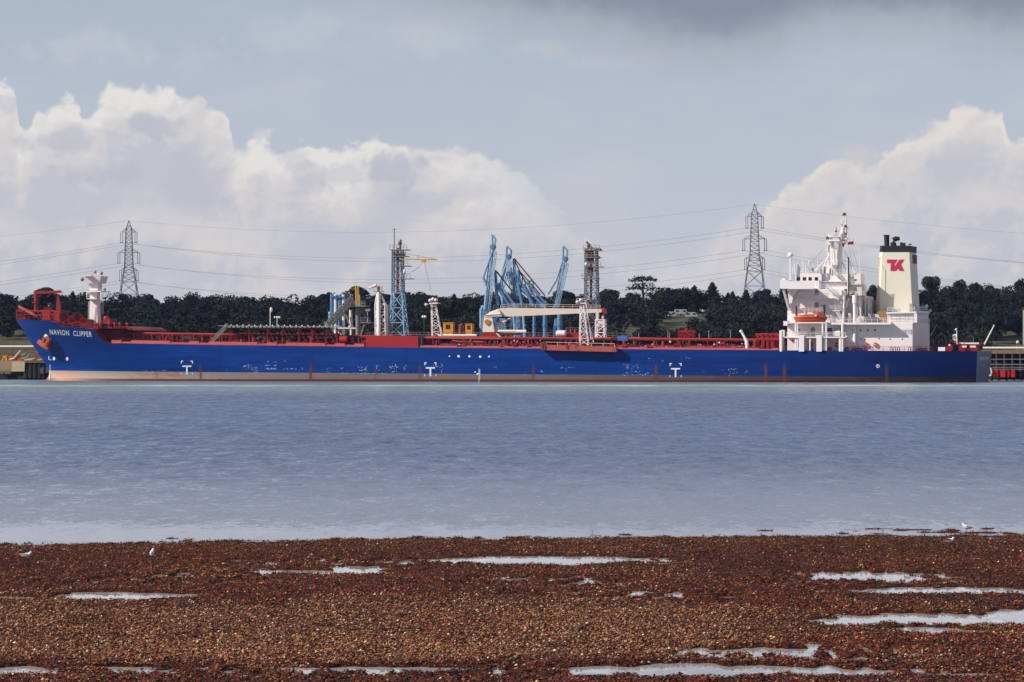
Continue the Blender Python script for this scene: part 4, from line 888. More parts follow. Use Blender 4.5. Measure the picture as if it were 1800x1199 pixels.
bo = MB(); tp = [(872,549),(879,541.5),(893,541),(1059,543.2)]; bt = [(872,551.5),(881,556.5),(896,556.5),(1059,549.2)]
bo.hexa([S(*p, 14) for p in bt]+[S(*p, 16.6) for p in reversed(bt)], [S(*p, 14) for p in tp]+[S(*p, 16.6) for p in reversed(tp)]); sub(wc, 'crane_boom', bo, WARMW)
sub(wc, 'boom_railing', MB().rail(S(893,541,14), S(1055,543.2,14), .95, 2.2, .055).rail(S(880,543,14), S(893,541,14), .95, 1, .055), WARMW)
sub(wc, 'lifting_ram', MB().path([S(868,576,14.5), S(890,563,14.5)], .42, 8).path([S(890,563,14.5), S(900,557.5,14.5)], .26, 8), WARMW, True)
sub(wc, 'boom_head', MB().hexa([S(1057.5,549.5,13.8), S(1063,552,13.8), S(1063,552,16.8), S(1057.5,549.5,16.8)], [S(1057.5,542,13.8), S(1061,543,13.8), S(1061,543,16.8), S(1057.5,542,16.8)]), REDBOOM)
sub(wc, 'hook_block', MB().ball(S(1060,557,15), .42, 8, 6, (.9, .9, 1.5)).bar(S(1060,550,15), S(1060,556,15), .06), PIPEW, True)
ship.part('crane_brace', MB().bar(S(873,586,12), S(888,600,12), .22).bar(S(868,582.5,14), S(905,582,14), .25, 6), PIPEW)
ship.part('crane_platform', MB().prism([S(872,585,12), S(908,585,12), S(908,588,12), S(872,590,12)], (0, 6, 0)), DKRED)
# lattice masts on deck
def lattice(name, p0, hw0, p1, hw1, y, seg, r, ma, cross=False, hd=None):
    a, b_ = S(p0[0], p0[1], y), S(p1[0], p1[1], y); s_ = .14
    return ship.part(name, MB().truss(a, hw0*s_, (hd or hw0)*s_, b_, hw1*s_, (hd or hw1)*s_, seg, r, r*.7, cross), ma)
l1 = lattice('lattice_mast', (768.5,592), 9, (762,534), 3.6, 14, 6, .11, WHITE, False, 4); sub(l1, 'platform', MB().box(S(755,534,12.5), S(769,532,15.5)).rail(S(755,532,12.5), S(769,532,12.5), .9, .8, .05), WHITE)
sub(l1, 'floodlight', MB().ball(S(756,528.5,12.6), .45, 8, 5).ball(S(761,526,12.6), .45, 8, 5).ball(S(766,527.5,12.6), .45, 8, 5).ball(S(749,535.5,12.6), .4, 8, 5).bar(S(749,535.5,12.6), S(756,534,12.6), .07), PIPEW, True)
l2 = lattice('lattice_mast', (1027,607), 8, (1023.5,536), 3, 5, 6, .13, WHITE, False, 4); l3 = ship.part('mast_stay', MB().bar(S(1026,532,6), S(1044,604,6), .16).bar(S(1030,532,8), S(1040,604,8), .12), WHITE)
sub(l2, 'platform', MB().box(S(1013,534,4), S(1030,532,7)).rail(S(1013,532,4), S(1030,532,4), 1.0, .8, .05), WHITE); sub(l2, 'floodlight', MB().ball(S(1015,531,4), .45, 8, 5).ball(S(1021,527.5,4), .45, 8, 5), PIPEW, True)
for k in range(6): l3.data
l4 = lattice('boom_rest', (1056,596), 8, (1056,562), 7.5, 14, 3, .2, WHITE); sub(l4, 'rest_cradle', MB().box(S(1047,563,13), S(1052,543,13.4)).box(S(1047.5,569,13), S(1065,562,13.3)), WARMW)
wm = lattice('windsock_mast', (670,592), 9.5, (669,534), 9, 20, 4, .15, WHITE, False, 6); sub(wm, 'riser_tube', MB().path([S(666,592,19), S(665.5,514,19)], .5, 8), WHITE, True)
sub(wm, 'mast_top', MB().hexa([S(660.5,534,18.8), S(677,534,18.8), S(677,534,21.2), S(660.5,534,21.2)], [S(664,515,19.6), S(667,515,19.6), S(667,515,20.4), S(664,515,20.4)]) if False else MB().truss(S(669,534,20), 1.25, .8, S(665.5,513,20), .35, .3, 1, .13, .08, False), WHITE)
sub(wm, 'platform', MB().box(S(656,513,18.5), S(671,512,21.5)).rail(S(656,512,18.5), S(671,512,18.5), 1.0, .8, .05).bar(S(672,512,19), S(672,501,19), .06), GREYM)
sub(wm, 'windsock', MB().path([S(662,501,19), S(648,507,19)], [.42, .2], 10), mat('windsock_cloth', (238, 206, 180), .8), True); sub(wm, 'lamp', MB().ball(S(665.5,506,20), .5, 8, 5).path([S(665.5,512,20), S(665.5,506,20)], .3, 8), mat('ochre_paint', (150, 120, 50), .6), True)
ship.part('grey_silo', MB().path([S(682,588,26), S(682,536,26)], .5, 10), GREYM, smooth=True)
ship.part('white_tank', MB().path([S(980,586.5,16), S(993,586.5,16)], .82, 14).ball(S(980,586.5,16), .82, 10, 6, (.5, 1, 1)).ball(S(993,586.5,16), .82, 10, 6, (.5, 1, 1)), PIPEW, smooth=True)
ship.part('covered_reel', MB().path([S(1086,595.5,6), S(1103,595.5,6)], .62, 12).box(S(1086,599,5.4), S(1103,594,6.8)), TARP, smooth=True)
cr_ = ship.part('red_crane_base', MB().box(S(1000,583,18), S(1003,575,18.4)).bar(S(1000,570,18), S(1006,578,18), .3).box(S(995,595,17), S(1018,584,20)), RED)
sub(cr_, 'railing', MB().rail(S(995,584,17), S(1018,584,17), 1.1, .9, .06), PIPEW)
# boarding platform hung over the side
bp = ship.part('side_platform', MB().prism([S(951,606.5,-1.9), S(1083,609.5,-1.9), S(1083,615.5,-1.9), S(1083,618.8,-1.9), S(951,615.5,-1.9)], (0, 2.2, 0)), mat('scraped_salmon_paint', (176, 84, 66), .7, rust=.65, rustcol=(110, 72, 44)))
sub(bp, 'railing', MB().rail(S(960,607,-1.9), S(1080,610,-1.9), .8, 2.6, .06, 1), PIPEW); sub(bp, 'end_frame', MB().box(S(951,616,-2.1), S(954,601.5,-1)).box(S(956,616,-2.1), S(958.5,602,-1)).box(S(951,604,-2.1), S(959,602,-1)), RUSTY)
sub(bp, 'bracket', MB().box(S(995,613,-2.0), S(1000,606,-1.9)), RED)
ship.part('deck_machine', MB().truss(S(1207,596,16), 1.6, 1.5, S(1207,581,16), 1.95, 1.5, 2, .12, .1), RED); ship.part('deck_machine', MB().path([S(1200,586,16), S(1208,578,16)], .3, 8).box(S(1196,590,15), S(1219,582,15.4)), RED)
for px in (1084,1107,1123,1174,1177,1246,1229,1284): ship.part('vent_post', MB().bar(S(px,597,12), S(px,581 if px in (1084,1174,1246,1284) else 586,12), .12, 6), GREYM)
ship.part('davit', MB().path([S(1313,617,2), S(1313,600,2), S(1303,582.5,2)], [.4, .36, .28], 8).path([S(1313,608,2), S(1308,595,2)], .16, 6).ball(S(1302.5,582.5,2), .4, 8, 5), WHITE, smooth=True)
mf = MB()
for px in (1333, 1341, 1350, 1358): mf.path([S(px,616,6), S(px,592,6), S(px+4,588.5,6), S(px+9,588.5,6)], .42, 8)
mf.path([S(1328,589,8), S(1370,590,8)], .45, 8).path([S(1330,597,6), S(1372,597,6)], .5, 8).box(S(1362,590,7), S(1373,616,12)); ship.part('pump_manifold', mf, RED, smooth=True)
# ------------------------------------------------ superstructure
AC = ship.part('accommodation_block', MB().box(S(1391,508,4), S(1484,568,32)).box(S(1384,546,4.3), S(1391,568,31.7)).box(S(1384,568,4), S(1484,618,32)), WHITE)
ship.part('engine_casing', MB().box(S(1484,568,3), S(1604,618,30)).box(S(1560,551,4), S(1607,568,30)), WHITE)
EC = [o for o in ship.o.children if o.name.startswith('engine_casing')][-1]
sub(EC, 'casing_roof', MB().prism([S(1558,548.8,3.5), S(1610,547.5,3.5), S(1610,550.4,3.5), S(1558,551.4,3.5)], (0, 27, 0)), WHITE)
sub(EC, 'boat_deck_edge', MB().box(S(1461,567,.6), S(1566,570.5,5)), WHITE)
sub(EC, 'casing_side_panel', MB().box(S(1606.5,551,3.2), S(1612,567,3.5)), WHITE)
sub(EC, 'aft_house', MB().box(S(1604,568,6), S(1609,618,33.5)).box(S(1607,546,14), S(1615,568,33)), WHITE)
ship.part('recessed_house', MB().box(S(1484,520,9), S(1515,568,29)).box(S(1490,481,7), S(1513,520,14)).box(S(1513,500,9), S(1519,520,13)), WHITE)
RH = [o for o in ship.o.children if o.name.startswith('recessed_house')][-1]
BR = ship.part('bridge', MB().box(S(1398,480.5,5), S(1444,508,31)).box(S(1444,481.5,6), S(1490,508,30)).box(S(1446,465,8), S(1463,481,20)), WHITE)
sub(BR, 'bridge_wing', MB().box(S(1386.5,494.5,-.6), S(1431,508,-.3)).box(S(1387,506.6,-.3), S(1431,508,36)).box(S(1371,492.5,-.6), S(1386.5,507.5,4)).box(S(1374,490,0), S(1380,492.5,3)), WHITE)
sub(BR, 'wing_strut', MB().bar(S(1377,508,.3), S(1387.5,545,3.6), .36).prism([S(1384,508,3), S(1404,508,3), S(1394,522,3), S(1391,540,3), S(1388.5,546,3)], (0, .9, 0)).prism([S(1404,508,2.4), S(1431,508,2.4), S(1431,514,2.4), S(1416,510.5,2.4)], (0, 1.4, 0)), WHITE)
for a in (1400.5, 1411, 1421, 1432): sub(BR, 'window', MB().box(S(a,487.3,4.93), S(a+5.6,493,5.05)), DARKGLASS)
sub(BR, 'aft_window', MB().box(S(1502,490.5,6.93), S(1506,494,7.05)), DARKGLASS)
sub(BR, 'roof_railing', MB().rail(S(1398,480.5,5), S(1446,480.5,5), 1.1, 1.2, .055, 3).rail(S(1463,481.5,6), S(1513,481.5,7), 1.1, 1.4, .055, 3), WHITE)
sub(BR, 'wing_railing', MB().rail(S(1431,508,4), S(1484,508,4), 1.2, 1.3, .055, 3), WHITE)
dm = sub(BR, 'antenna_dome', MB().ball(S(1389.5,448.5,4), .68, 14, 9, (1, 1, .95)).path([S(1389.5,494,4), S(1389.5,453,4)], .2, 8).path([S(1392,494,4), S(1392,460,4)], .08, 6), WHITE, True)
an_ = MB()
for px, py, r_ in ((1397,464,0),(1403,462,0),(1407,470,0),(1412,458,0),(1417,467,0),(1422.5,460,.24),(1431,468,.2),(1438,459,0),(1394,470,0),(1426,471,0)):
    an_.bar(S(px,481,7), S(px,py,7), .09, 5); an_.bar(S(px,py+5,7), S(px,py,7), .13, 5)
    if r_: an_.ball(S(px,py,7), r_, 8, 5)
an_.path([S(1511.5,481,8), S(1511.5,440,8), S(1505,434,8)], .06, 5); sub(BR, 'aerial', an_, WHITE)
sub(BR, 'signal_locker', MB().box(S(1426.5,471,6), S(1430,477,6.6)), NAVY)
# radar mast
RM = ship.part('radar_mast', MB().path([S(1475,482,17), S(1476.5,445,17), S(1478,426,17)], [.72, .62, .5], 10).path([S(1456,466,15), S(1457,412,15)], .16, 6).path([S(1462,466,15), S(1461,414,15)], .2, 6).path([S(1466,466,15), S(1465,430,15)], .3, 6).path([S(1471,468,15), S(1470,436,15)], .26, 6).path([S(1457,466,19), S(1458,412,19)], .16, 6), WHITE, smooth=True)
sub(RM, 'mast_brace', MB().bar(S(1432,476,14), S(1457,450,15), .2).bar(S(1449,466,14), S(1458,448,15), .16).bar(S(1487,475,17), S(1477,452,17), .2).bar(S(1503,481,17), S(1490,452,17), .2).bar(S(1490,452,17), S(1484,440,17), .12).bar(S(1467,466,15), S(1459,448,15), .16).bar(S(1492,462,17), S(1483,457,17), .12), WHITE)
sub(RM, 'mast_platform', MB().box(S(1454,424,13.5), S(1476,421,20)).box(S(1455,417,14), S(1471,415.5,19)).rail(S(1455,415.5,14), S(1471,415.5,14), 1.0, .8, .07, 2).box(S(1456,430,14), S(1461,422,15)).box(S(1470,428,14.5), S(1484,424.5,18)).prism([S(1456,440,15), S(1464,440,15), S(1466,424,15), S(1456,424,15)], (0, .5, 0)), WHITE)
sub(RM, 'mast_ladder', MB().truss(S(1453,442,15), .28, .25, S(1453.5,430,15), .28, .25, 3, .06).truss(S(1459,466,17), .6, .6, S(1459,424,17), .6, .6, 8, .08, .06), WHITE)
tm_ = MB(); tm_.truss(S(1481,426,17), .85, .8, S(1485,380,17), .35, .35, 7, .12, .09); tm_.box(S(1478,421,16), S(1489,418,18)).box(S(1480,409,16.4), S(1488,407.5,17.6)).box(S(1481,396,16.5), S(1487.5,394.8,17.5)).path([S(1480,426,16), S(1481.5,400,16.5)], .36, 8).path([S(1485,426,17), S(1486.5,398,17)], .22, 6); sub(RM, 'topmast', tm_, WHITE)
sub(RM, 'radar_scanner', MB().box(S(1488,415.2,15.5), S(1491.5,414,16)).box(S(1470,416.5,15.8), S(1482,414.8,16.3)), WHITE)
sub(RM, 'signal_lamp', MB().box(S(1482,380,16.6), S(1486,374,17.2)).box(S(1480,378.5,16.7), S(1488,376.8,17)).ball(S(1486.5,398,16.5), .4, 6, 4).ball(S(1486.5,411,16.5), .35, 6, 4).ball(S(1469.5,406.5,15), .3, 6, 4).bar(S(1470,415,15), S(1470,400,15), .1).box(S(1452,421,14), S(1456,416,15)), DKGREY)
sub(RM, 'white_lamp', MB().ball(S(1468.3,404,15), .25, 6, 4).ball(S(1475.5,392,16), .2, 6, 4), PIPEW)
fl = MB(); fp = [S(1500,424,17), S(1490,426,17.4), S(1490,430.3,17.6), S(1499.5,429.3,17)]
fl.prism(fp, (.05, .12, 0)).bar(S(1500,420,17), S(1500,431,17), .05); sub(RM, 'red_flag', fl, FLAGR); sub(RM, 'red_pennant', MB().prism([S(1479,424,14.6), S(1484,425,14.6), S(1484.5,430,14.6), S(1482,435,14.6), S(1480,430,14.6)], (.05, .12, 0)), FLAGR)
sub(RM, 'yard', MB().bar(S(1474,404,17), S(1491,404,17), .08).bar(S(1476,389,17), S(1489,389,17), .07).bar(S(1474,404,17), S(1474,398,17), .07).bar(S(1490.5,404,17), S(1490.5,399,17), .07).box(S(1477,413,16), S(1481,407,16.8)).box(S(1486,402,16.4), S(1489,397,17)).bar(S(1484,374,17), S(1484,368,17), .05).bar(S(1477,389,17), S(1477,384,17), .06), WHITE)
sub(RM, 'stay_wire', MB().bar(S(1485,392,17), S(1511,480,9), .035).bar(S(1480,400,17), S(1412,478,9), .035).bar(S(1487,410,17), S(1500,470,12), .035), GREYM)
sub(BR, 'wall_pipe', MB().path([S(1463,566,3.8), S(1463,528,3.8)], .1, 6).path([S(1479,566,3.8), S(1479,510,3.8)], .12, 6).path([S(1415,566,3.8), S(1415,526,3.8)], .08, 6).path([S(1497,519,6.8), S(1497,483,6.8)], .1, 6).path([S(1508,519,6.8), S(1508,496,6.8)], .09, 6), WHITE)
sub(BR, 'deck_ledge', MB().box(S(1391,525.5,3.3), S(1428,526.5,4)).box(S(1463,524,3.2), S(1484,525,4)).box(S(1444,494.5,5.2), S(1490,495.3,6)).box(S(1490,499,6.2), S(1513,500,7)), WHITE)
sub(BR, 'roof_railing', MB().rail(S(1490,500,6.2), S(1513,500,6.2), 1.1, 1.0, .05, 3).rail(S(1486,520,4), S(1519,520,4), 1.1, 1.0, .05, 3), WHITE); sub(BR, 'roof_railing', MB().rail(S(1560,548.3,3.7), S(1608,547.5,3.7), 1.1, 1.2, .05, 3), WHITE)
for k in range(34):
    px = R.uniform(1464, 1558); y_ = R.uniform(3.5, 8); q = S(px, R.choice([566.5, 566.5, 590.5 if px < 1485 else 566.5, 519.5 if 1490 < px < 1515 else 566.5]), y_); ww, hh = R.uniform(.2, .8), R.uniform(.5, 2.2); sub(BR, 'deck_box', MB().box((q.x-ww, y_, q.z), (q.x+ww, y_+.6, q.z+hh)), WARMW)
rb = MB()
for k in range(16):
    px = R.uniform(1400, 1485); q = S(px, R.choice([481, 481, 591.5, 566.5]), R.uniform(1, 6)); rb.box((q.x-.12, q.y, q.z), (q.x+.12, q.y+.25, q.z+R.uniform(.8, 2.4)))
sub(BR, 'deck_stanchion', rb, GREYM)
# crane jib and posts at the side of the house
ship.part('provision_crane', MB().path([S(1491.6,520,3), S(1491.3,452,3)], .2, 6).box(S(1486,521.5,2.4), S(1502,519.5,3.6)).bar(S(1490,518,3), S(1502,517,3), .15), mat('dark_greased_steel', (78, 64, 56), .6))
PC = [o for o in ship.o.children if o.name.startswith('provision_crane')][-1]
sub(PC, 'crane_post', MB().path([S(1502.5,608,2.6), S(1502.5,533,2.6)], .42, 8).path([S(1502.5,533,2.6), S(1502.5,519,2.6)], .6, 8).path([S(1481.5,585,2), S(1484,521,3)], [.3, .24], 8).path([S(1490.3,516,3), S(1489.6,455,3)], .12, 6), WHITE, True)
ship.part('vent_pipe', MB().path([S(1507.5,567,5), S(1507,538,5)], .26, 8).path([S(1513.5,567,5), S(1511,522,5)], .3, 8).path([S(1492,524,5), S(1487,540,5)], .26, 8).path([S(1521,560,9), S(1521,523,9)], .22, 8).path([S(1527,560,9), S(1527,528,9)], .2, 8), WHITE, smooth=True)
ship.part('exhaust_trunk', MB().box(S(1519,527,12), S(1533,568,22)).path([S(1524,568,10), S(1524,524,10)], .4, 8).path([S(1530,568,10), S(1530,531,10)], .35, 8), WARMW)
# decks, posts, panels, stairs on the near side
sub(AC, 'boat_deck', MB().box(S(1383,566.5,0), S(1452,568.5,4)).box(S(1377,564.5,.5), S(1384,572.5,4)), WHITE)
sub(AC, 'walkway', MB().box(S(1379,591.8,-.2), S(1487,594,4)).box(S(1373,580,0), S(1379,592,1)), WHITE)
sub(AC, 'balcony', MB().box(S(1428,523.6,1.6), S(1463,525,4)).rail(S(1428,523.6,1.6), S(1463,523.6,1.6), 1.1, 1.1, .055, 3).box(S(1459,545.5,2), S(1477,547,4)).rail(S(1459,545.5,2), S(1477,545.5,2), 1.1, 1.0, .055, 3), WHITE)
for px, w_, pt in ((1373.2,.42,581),(1398.5,.2,568),(1402,.2,568),(1424,.2,593),(1450,.2,593),(1446,.2,568),(1452.5,.2,568),(1477,.34,593),(1481,.3,568)): sub(AC, 'deck_post', MB().path([S(px,618,.2), S(px,pt,.2)], w_, 6), WHITE)
for a in (1404, 1435): sub(AC, 'screen_panel', MB().box(S(a,589,-.45), S(a+9.3,618,-.25)), WHITE)
sub(AC, 'walkway_railing', MB().rail(S(1383,591.8,0), S(1486,591.8,0), 1.1, 1.4, .055, 3), WHITE); sub(EC, 'boat_deck_railing', MB().rail(S(1461,567,.8), S(1604,567,.8), 1.1, 1.4, .055, 3), WHITE)
sub(AC, 'stair', stair((1452,506), (1474,527), 2.0, 1.6, WHITE, 9), WHITE); sub(AC, 'stair', stair((1468,546), (1481,566), 2.2, 1.4, WHITE, 8), WHITE); sub(AC, 'stair_stringer', MB().prism([S(1448,513,2), S(1455,504,2), S(1457,504,2), S(1450,514,2)], (0, .4, 0)), WHITE)
sub(AC, 'stair', stair((1463,478), (1473,489), 4.8, 1, WHITE, 5), WHITE)
for a, c, wd, hg in ((1432,508.8,7,10.5),(1432,531,7,10.5),(1425,575,7.5,16),(1421,600,8,18)):
    d_ = MB(); q0 = S(a, c+hg, 3.95); q1 = S(a+wd, c, 3.95); r_ = (q1.x-q0.x)/2; zt_ = q1.z-r_*.7
    d_.prism([(q0.x, 3.93, q0.z), (q1.x, 3.93, q0.z), (q1.x, 3.93, zt_)]+[(q0.x+r_+r_*math.cos(u), 3.93, zt_+r_*.7*math.sin(u)) for u in (math.pi/4, math.pi/2, 3*math.pi/4)]+[(q0.x, 3.93, zt_)], (0, .15, 0)); sub(AC, 'door', d_, mat('grey_door_paint', (150, 138, 136), .5))  # doors in a plain even grey
for px, py, s_ in ((1500,580.5,3),(1512.5,580.5,3),(1525.5,580.5,3),(1538,580.5,3),(1513.5,596,1.8),(1520,596,1.8),(1545,595,1.8),(1564.5,596,1.8),(1586,596,1.8)): sub(EC, 'porthole', MB().box(S(px-s_/2,py-s_/2,2.93), S(px+s_/2,py+s_/2,3.05)), DARKGLASS)
for px, py, s_ in ((1393,599,2),(1405,580,2.5),(1472,599,2)): sub(AC, 'porthole', MB().box(S(px-s_/2,py-s_/2,3.93), S(px+s_/2,py+s_/2,4.05)), DARKGLASS)
for px, py, ma in ((1472,606.5,REDBOOM),(1488,614,BLACK),(1522.5,606,ORANGE),(1539,606,ORANGE)):
    tr = MB(); c_ = S(px,py,2.7 if px > 1484 else 3.7); N_ = 14; tr.path([c_+Vector((.42*math.cos(2*math.pi*k/N_), 0, .42*math.sin(2*math.pi*k/N_))) for k in range(N_+1)], .15, 6); ship.part('lifebuoy', tr, ma, smooth=True)
sub(AC, 'red_locker', MB().box(S(1455.5,610,3.4), S(1461,618,4)), REDBOOM)
ship.part('deck_drum', MB().path([S(1423.5,591.5,2), S(1423.5,583,2)], .42, 10), TARP, smooth=True); ship.part('liferaft_canister', MB().path([S(1466,585,1.5), S(1477,585,1.5)], .5, 10).box(S(1467,591,1), S(1476,587,2)), PIPEW, smooth=True); ship.part('liferaft_canister', MB().path([S(1453,580,2), S(1462,580,2)], .5, 10).box(S(1454,590,1.5), S(1461,583,2.4)), DKGREY, smooth=True)
ship.part('tarpaulin_cover', MB().prism([S(1541,549,4)]+[S(1551+10*math.cos(u), 552-6*math.sin(u), 4) for u in (2.6, 2.1, 1.57, 1.0, .5)]+[S(1560,552,4), S(1560,567,4), S(1552,567,4)], (0, 4, 0)), BUFF)
for a in (1560, 1573, 1580.5, 1592, 1604): pass
sub(EC, 'casing_frame', MB().rail(S(1562,567,3.6), S(1606,567,3.6), 2.1, 1.7, .05, 3), GREYM)
mo = MB()
for px in (1487,1497,1507,1519,1531,1565,1571,1578,1597): mo.path([S(px,617.5,1), S(px,611,1), S(px+2.5,610,1), S(px+3.5,613,1), S(px+3.5,617.5,1)], .1, 5)
ship.part('deck_hoop', mo, RED); ship.part('deck_railing', MB().rail(S(1490,617,.8), S(1640,617.3,.8), 1.1, 1.6, .045, 3), DKRED)
for px, ma in ((1500,TARP),(1505,DKGREY),(1513,DKGREY),(1520,TARP),(1620,NAVY),(1613,DKRED),(1626,DKRED)): ship.part('mooring_bitts', MB().path([S(px-1,617.5,2), S(px-1,611.5,2)], .3, 8).path([S(px+2,617.5,2), S(px+2,611.5,2)], .3, 8).box(S(px-3,617.5,1.6), S(px+4,615.5,2.6)), ma, smooth=True)
sub(EC, 'aft_railing', MB().rail(S(1607,546,14), S(1630,546,28), 1.1, 1.3, .055, 3).rail(S(1609,568,6), S(1634,568,32), 1.1, 1.6, .055, 3), WHITE)
sub(EC, 'aft_floodlight', MB().ball(S(1611,537.5,15), .42, 8, 5).ball(S(1629,538,28), .42, 8, 5).ball(S(1635,546.5,30), .4, 8, 5).bar(S(1611,546,15), S(1611,538,15), .07).bar(S(1629,546,28), S(1629,538,28), .07), PIPEW, True)
# funnel
def ring(pts_l, py):
    a, b_, c = pts_l; A = S(a, py, 11.5); B_ = S(b_, py, 11.5); C_ = S(c, py, 14)
    return [(A.x, 11.5, A.z), (B_.x, 11.5, B_.z), (B_.x+.05, 25, B_.z), (A.x, 25, A.z), (C_.x, 22.5, A.z), (C_.x, 14, A.z)]
r0 = ring((1546,1604,1539), 549.5); r1 = ring((1551,1598.2,1546.2), 443); r2 = ring((1550.5,1598.8,1547), 431.8)
FN = ship.part('funnel', MB().hexa(r0, r1), CREAMM); FN['label'] = 'cream funnel with a black top band'
sub(FN, 'black_band', MB().hexa([(x*1.0, y+(-.06 if y < 12 else .06 if y > 24 else 0), z) for x, y, z in r1], [(x, y+(-.06 if y < 12 else .06 if y > 24 else 0), z) for x, y, z in r2]), BLACK)
sub(FN, 'exhaust_pipe', MB().path([S(1559,433,18), S(1558.5,414,18)], [.62, .68], 12).path([S(1558.5,414.2,18), S(1558.5,413,18)], .8, 12), BLACK, True)
sub(FN, 'exhaust_pipe', MB().path([S(1571,433,18), S(1570,427,18), S(1571.5,421.5,18), S(1575,419.5,18), S(1581.5,419.5,18)], [.72, .74, .74, .62, .45], 12), BLACK, True)
for px, py in ((1584.5,426),(1589.5,427)): sub(FN, 'exhaust_pipe', MB().path([S(px,433,18), S(px,py,18)], .34, 10), BLACK, True)
sub(FN, 'exhaust_pipe', MB().path([S(1598,434,18), S(1598,430.5,18), S(1600,429.3,18), S(1602.5,429.5,18)], .16, 8), BLACK, True)
def FP(cx, cy): 
    px, py = 1540+cx*.075, 400+cy*.075; u = (py-443)/(549.5-443); y = 11.5-.06; q = S(px, py, y); return q
lg = [[(255,750),(505,750),(440,850),(430,905),(450,890),(470,870),(545,750),(665,750),(585,862),(660,1018),(555,1018),(512,962),(470,1018),(335,1018),(335,835),(255,835)]]
lgm = MB(); P_ = [FP(*q) for q in [(255,750),(505,750),(425,880),(450,892),(545,750),(665,750),(585,862),(660,1018),(555,1018),(512,965),(470,1018),(335,1018),(345,835),(255,835)]]
lgm.quad(*reversed(P_)); sub(FN, 'company_emblem', lgm, LOGO)
sub(FN, 'funnel_louvre', MB().box((r1[1][0]+.02, 17, S(1600,448,18).z), (r1[1][0]+.32, 24, S(1600,463,18).z)), RUSTY)
sub(FN, 'funnel_ladder', MB().truss(S(1543.5,520,13), .2, .2, S(1546,452,13), .2, .2, 12, .05, .04), WARMW)
# stern gear
ship.part('stern_house', MB().box(S(1641,605,10), S(1675,617,24)), DKRED); sg = ship.part('gangway_sign', MB().box(S(1649,610.3,1.0), S(1661.3,617,1.15)), PAINTW)
stg = MB()
for px in (1668, 1692, 1701, 1712): stg.path([S(px,612,8), S(px,612,14)], .8, 10).path([S(px,612,7.6), S(px,612,8)], 1.0, 10).box(S(px-4,617,8.5), S(px+4,613,13.5))
stg.bar(S(1716,612,8), S(1728,602,8), .15).bar(S(1728,602,8), S(1731,610,8), .15).bar(S(1690,617,8), S(1697,597,8), .1); ship.part('stern_winch', stg, RED, smooth=True)
ship.part('stern_pipe', MB().path([S(1684,604,14), S(1721,604.3,14)], .26, 8), PIPEW, smooth=True); ship.part('stern_fitting', MB().box(S(1691,611,5), S(1699,607.5,5.5)).box(S(1705,611,5), S(1715,607.5,5.5)).ball(S(1669.5,607,5), .3, 6, 4), PIPEW)
ship.part('stern_rope_store', MB().box(S(1676,607,12), S(1686,617,16)), NAVY)
ff = ship.part('flagstaff', MB().path([S(1682.3,605,6), S(1681.8,577,6)], [.13, .1], 6), PIPEW); sub(ff, 'staff_lamp', MB().ball(S(1680.5,579.5,6), .3, 8, 5), PIPEW)
fw = sub(ff, 'white_flag', MB().prism([S(1681.6,587,6), S(1677,587.6,6.2), S(1674.3,589.5,6), S(1674.3,596.5,6.1), S(1677,598,6.3), S(1681.6,599.5,6)], (0, .08, 0)), FLAGW)
em = MB()
for k in range(12):
    a0, a1 = 2*math.pi*k/12, 2*math.pi*(k+1)/12; em.quad(*[S(1678+r_*math.cos(a), 593.2-r_*math.sin(a), 5.9) for r_, a in ((1.2, a0), (2.9, a0), (2.9, a1), (1.2, a1))])
sub(ff, 'flag_emblem', em, GREEN); sub(ff, 'flag_red_corner', MB().prism([S(1676,598,5.95), S(1681.5,599,5.95), S(1681.5,603,5.95), S(1677,603,5.95)], (0, .1, 0)), FLAGR)
ship.part('stern_jib', MB().path([S(1730,606,16), S(1747,573,16)], [.2, .13], 6).ball(S(1747,572.5,16), .22, 6, 4), WHITE); ship.part('ensign_staff', MB().path([S(1636,590,24), S(1646.5,570.5,24)], [.14, .1], 6), mat('pale_wood', (190, 150, 120), .7))
for px in (1641,1664,1670,1711): ship.part('vent_post', MB().bar(S(px,608,16), S(px,596 if px != 1711 else 592,16), .09, 6), GREYM)
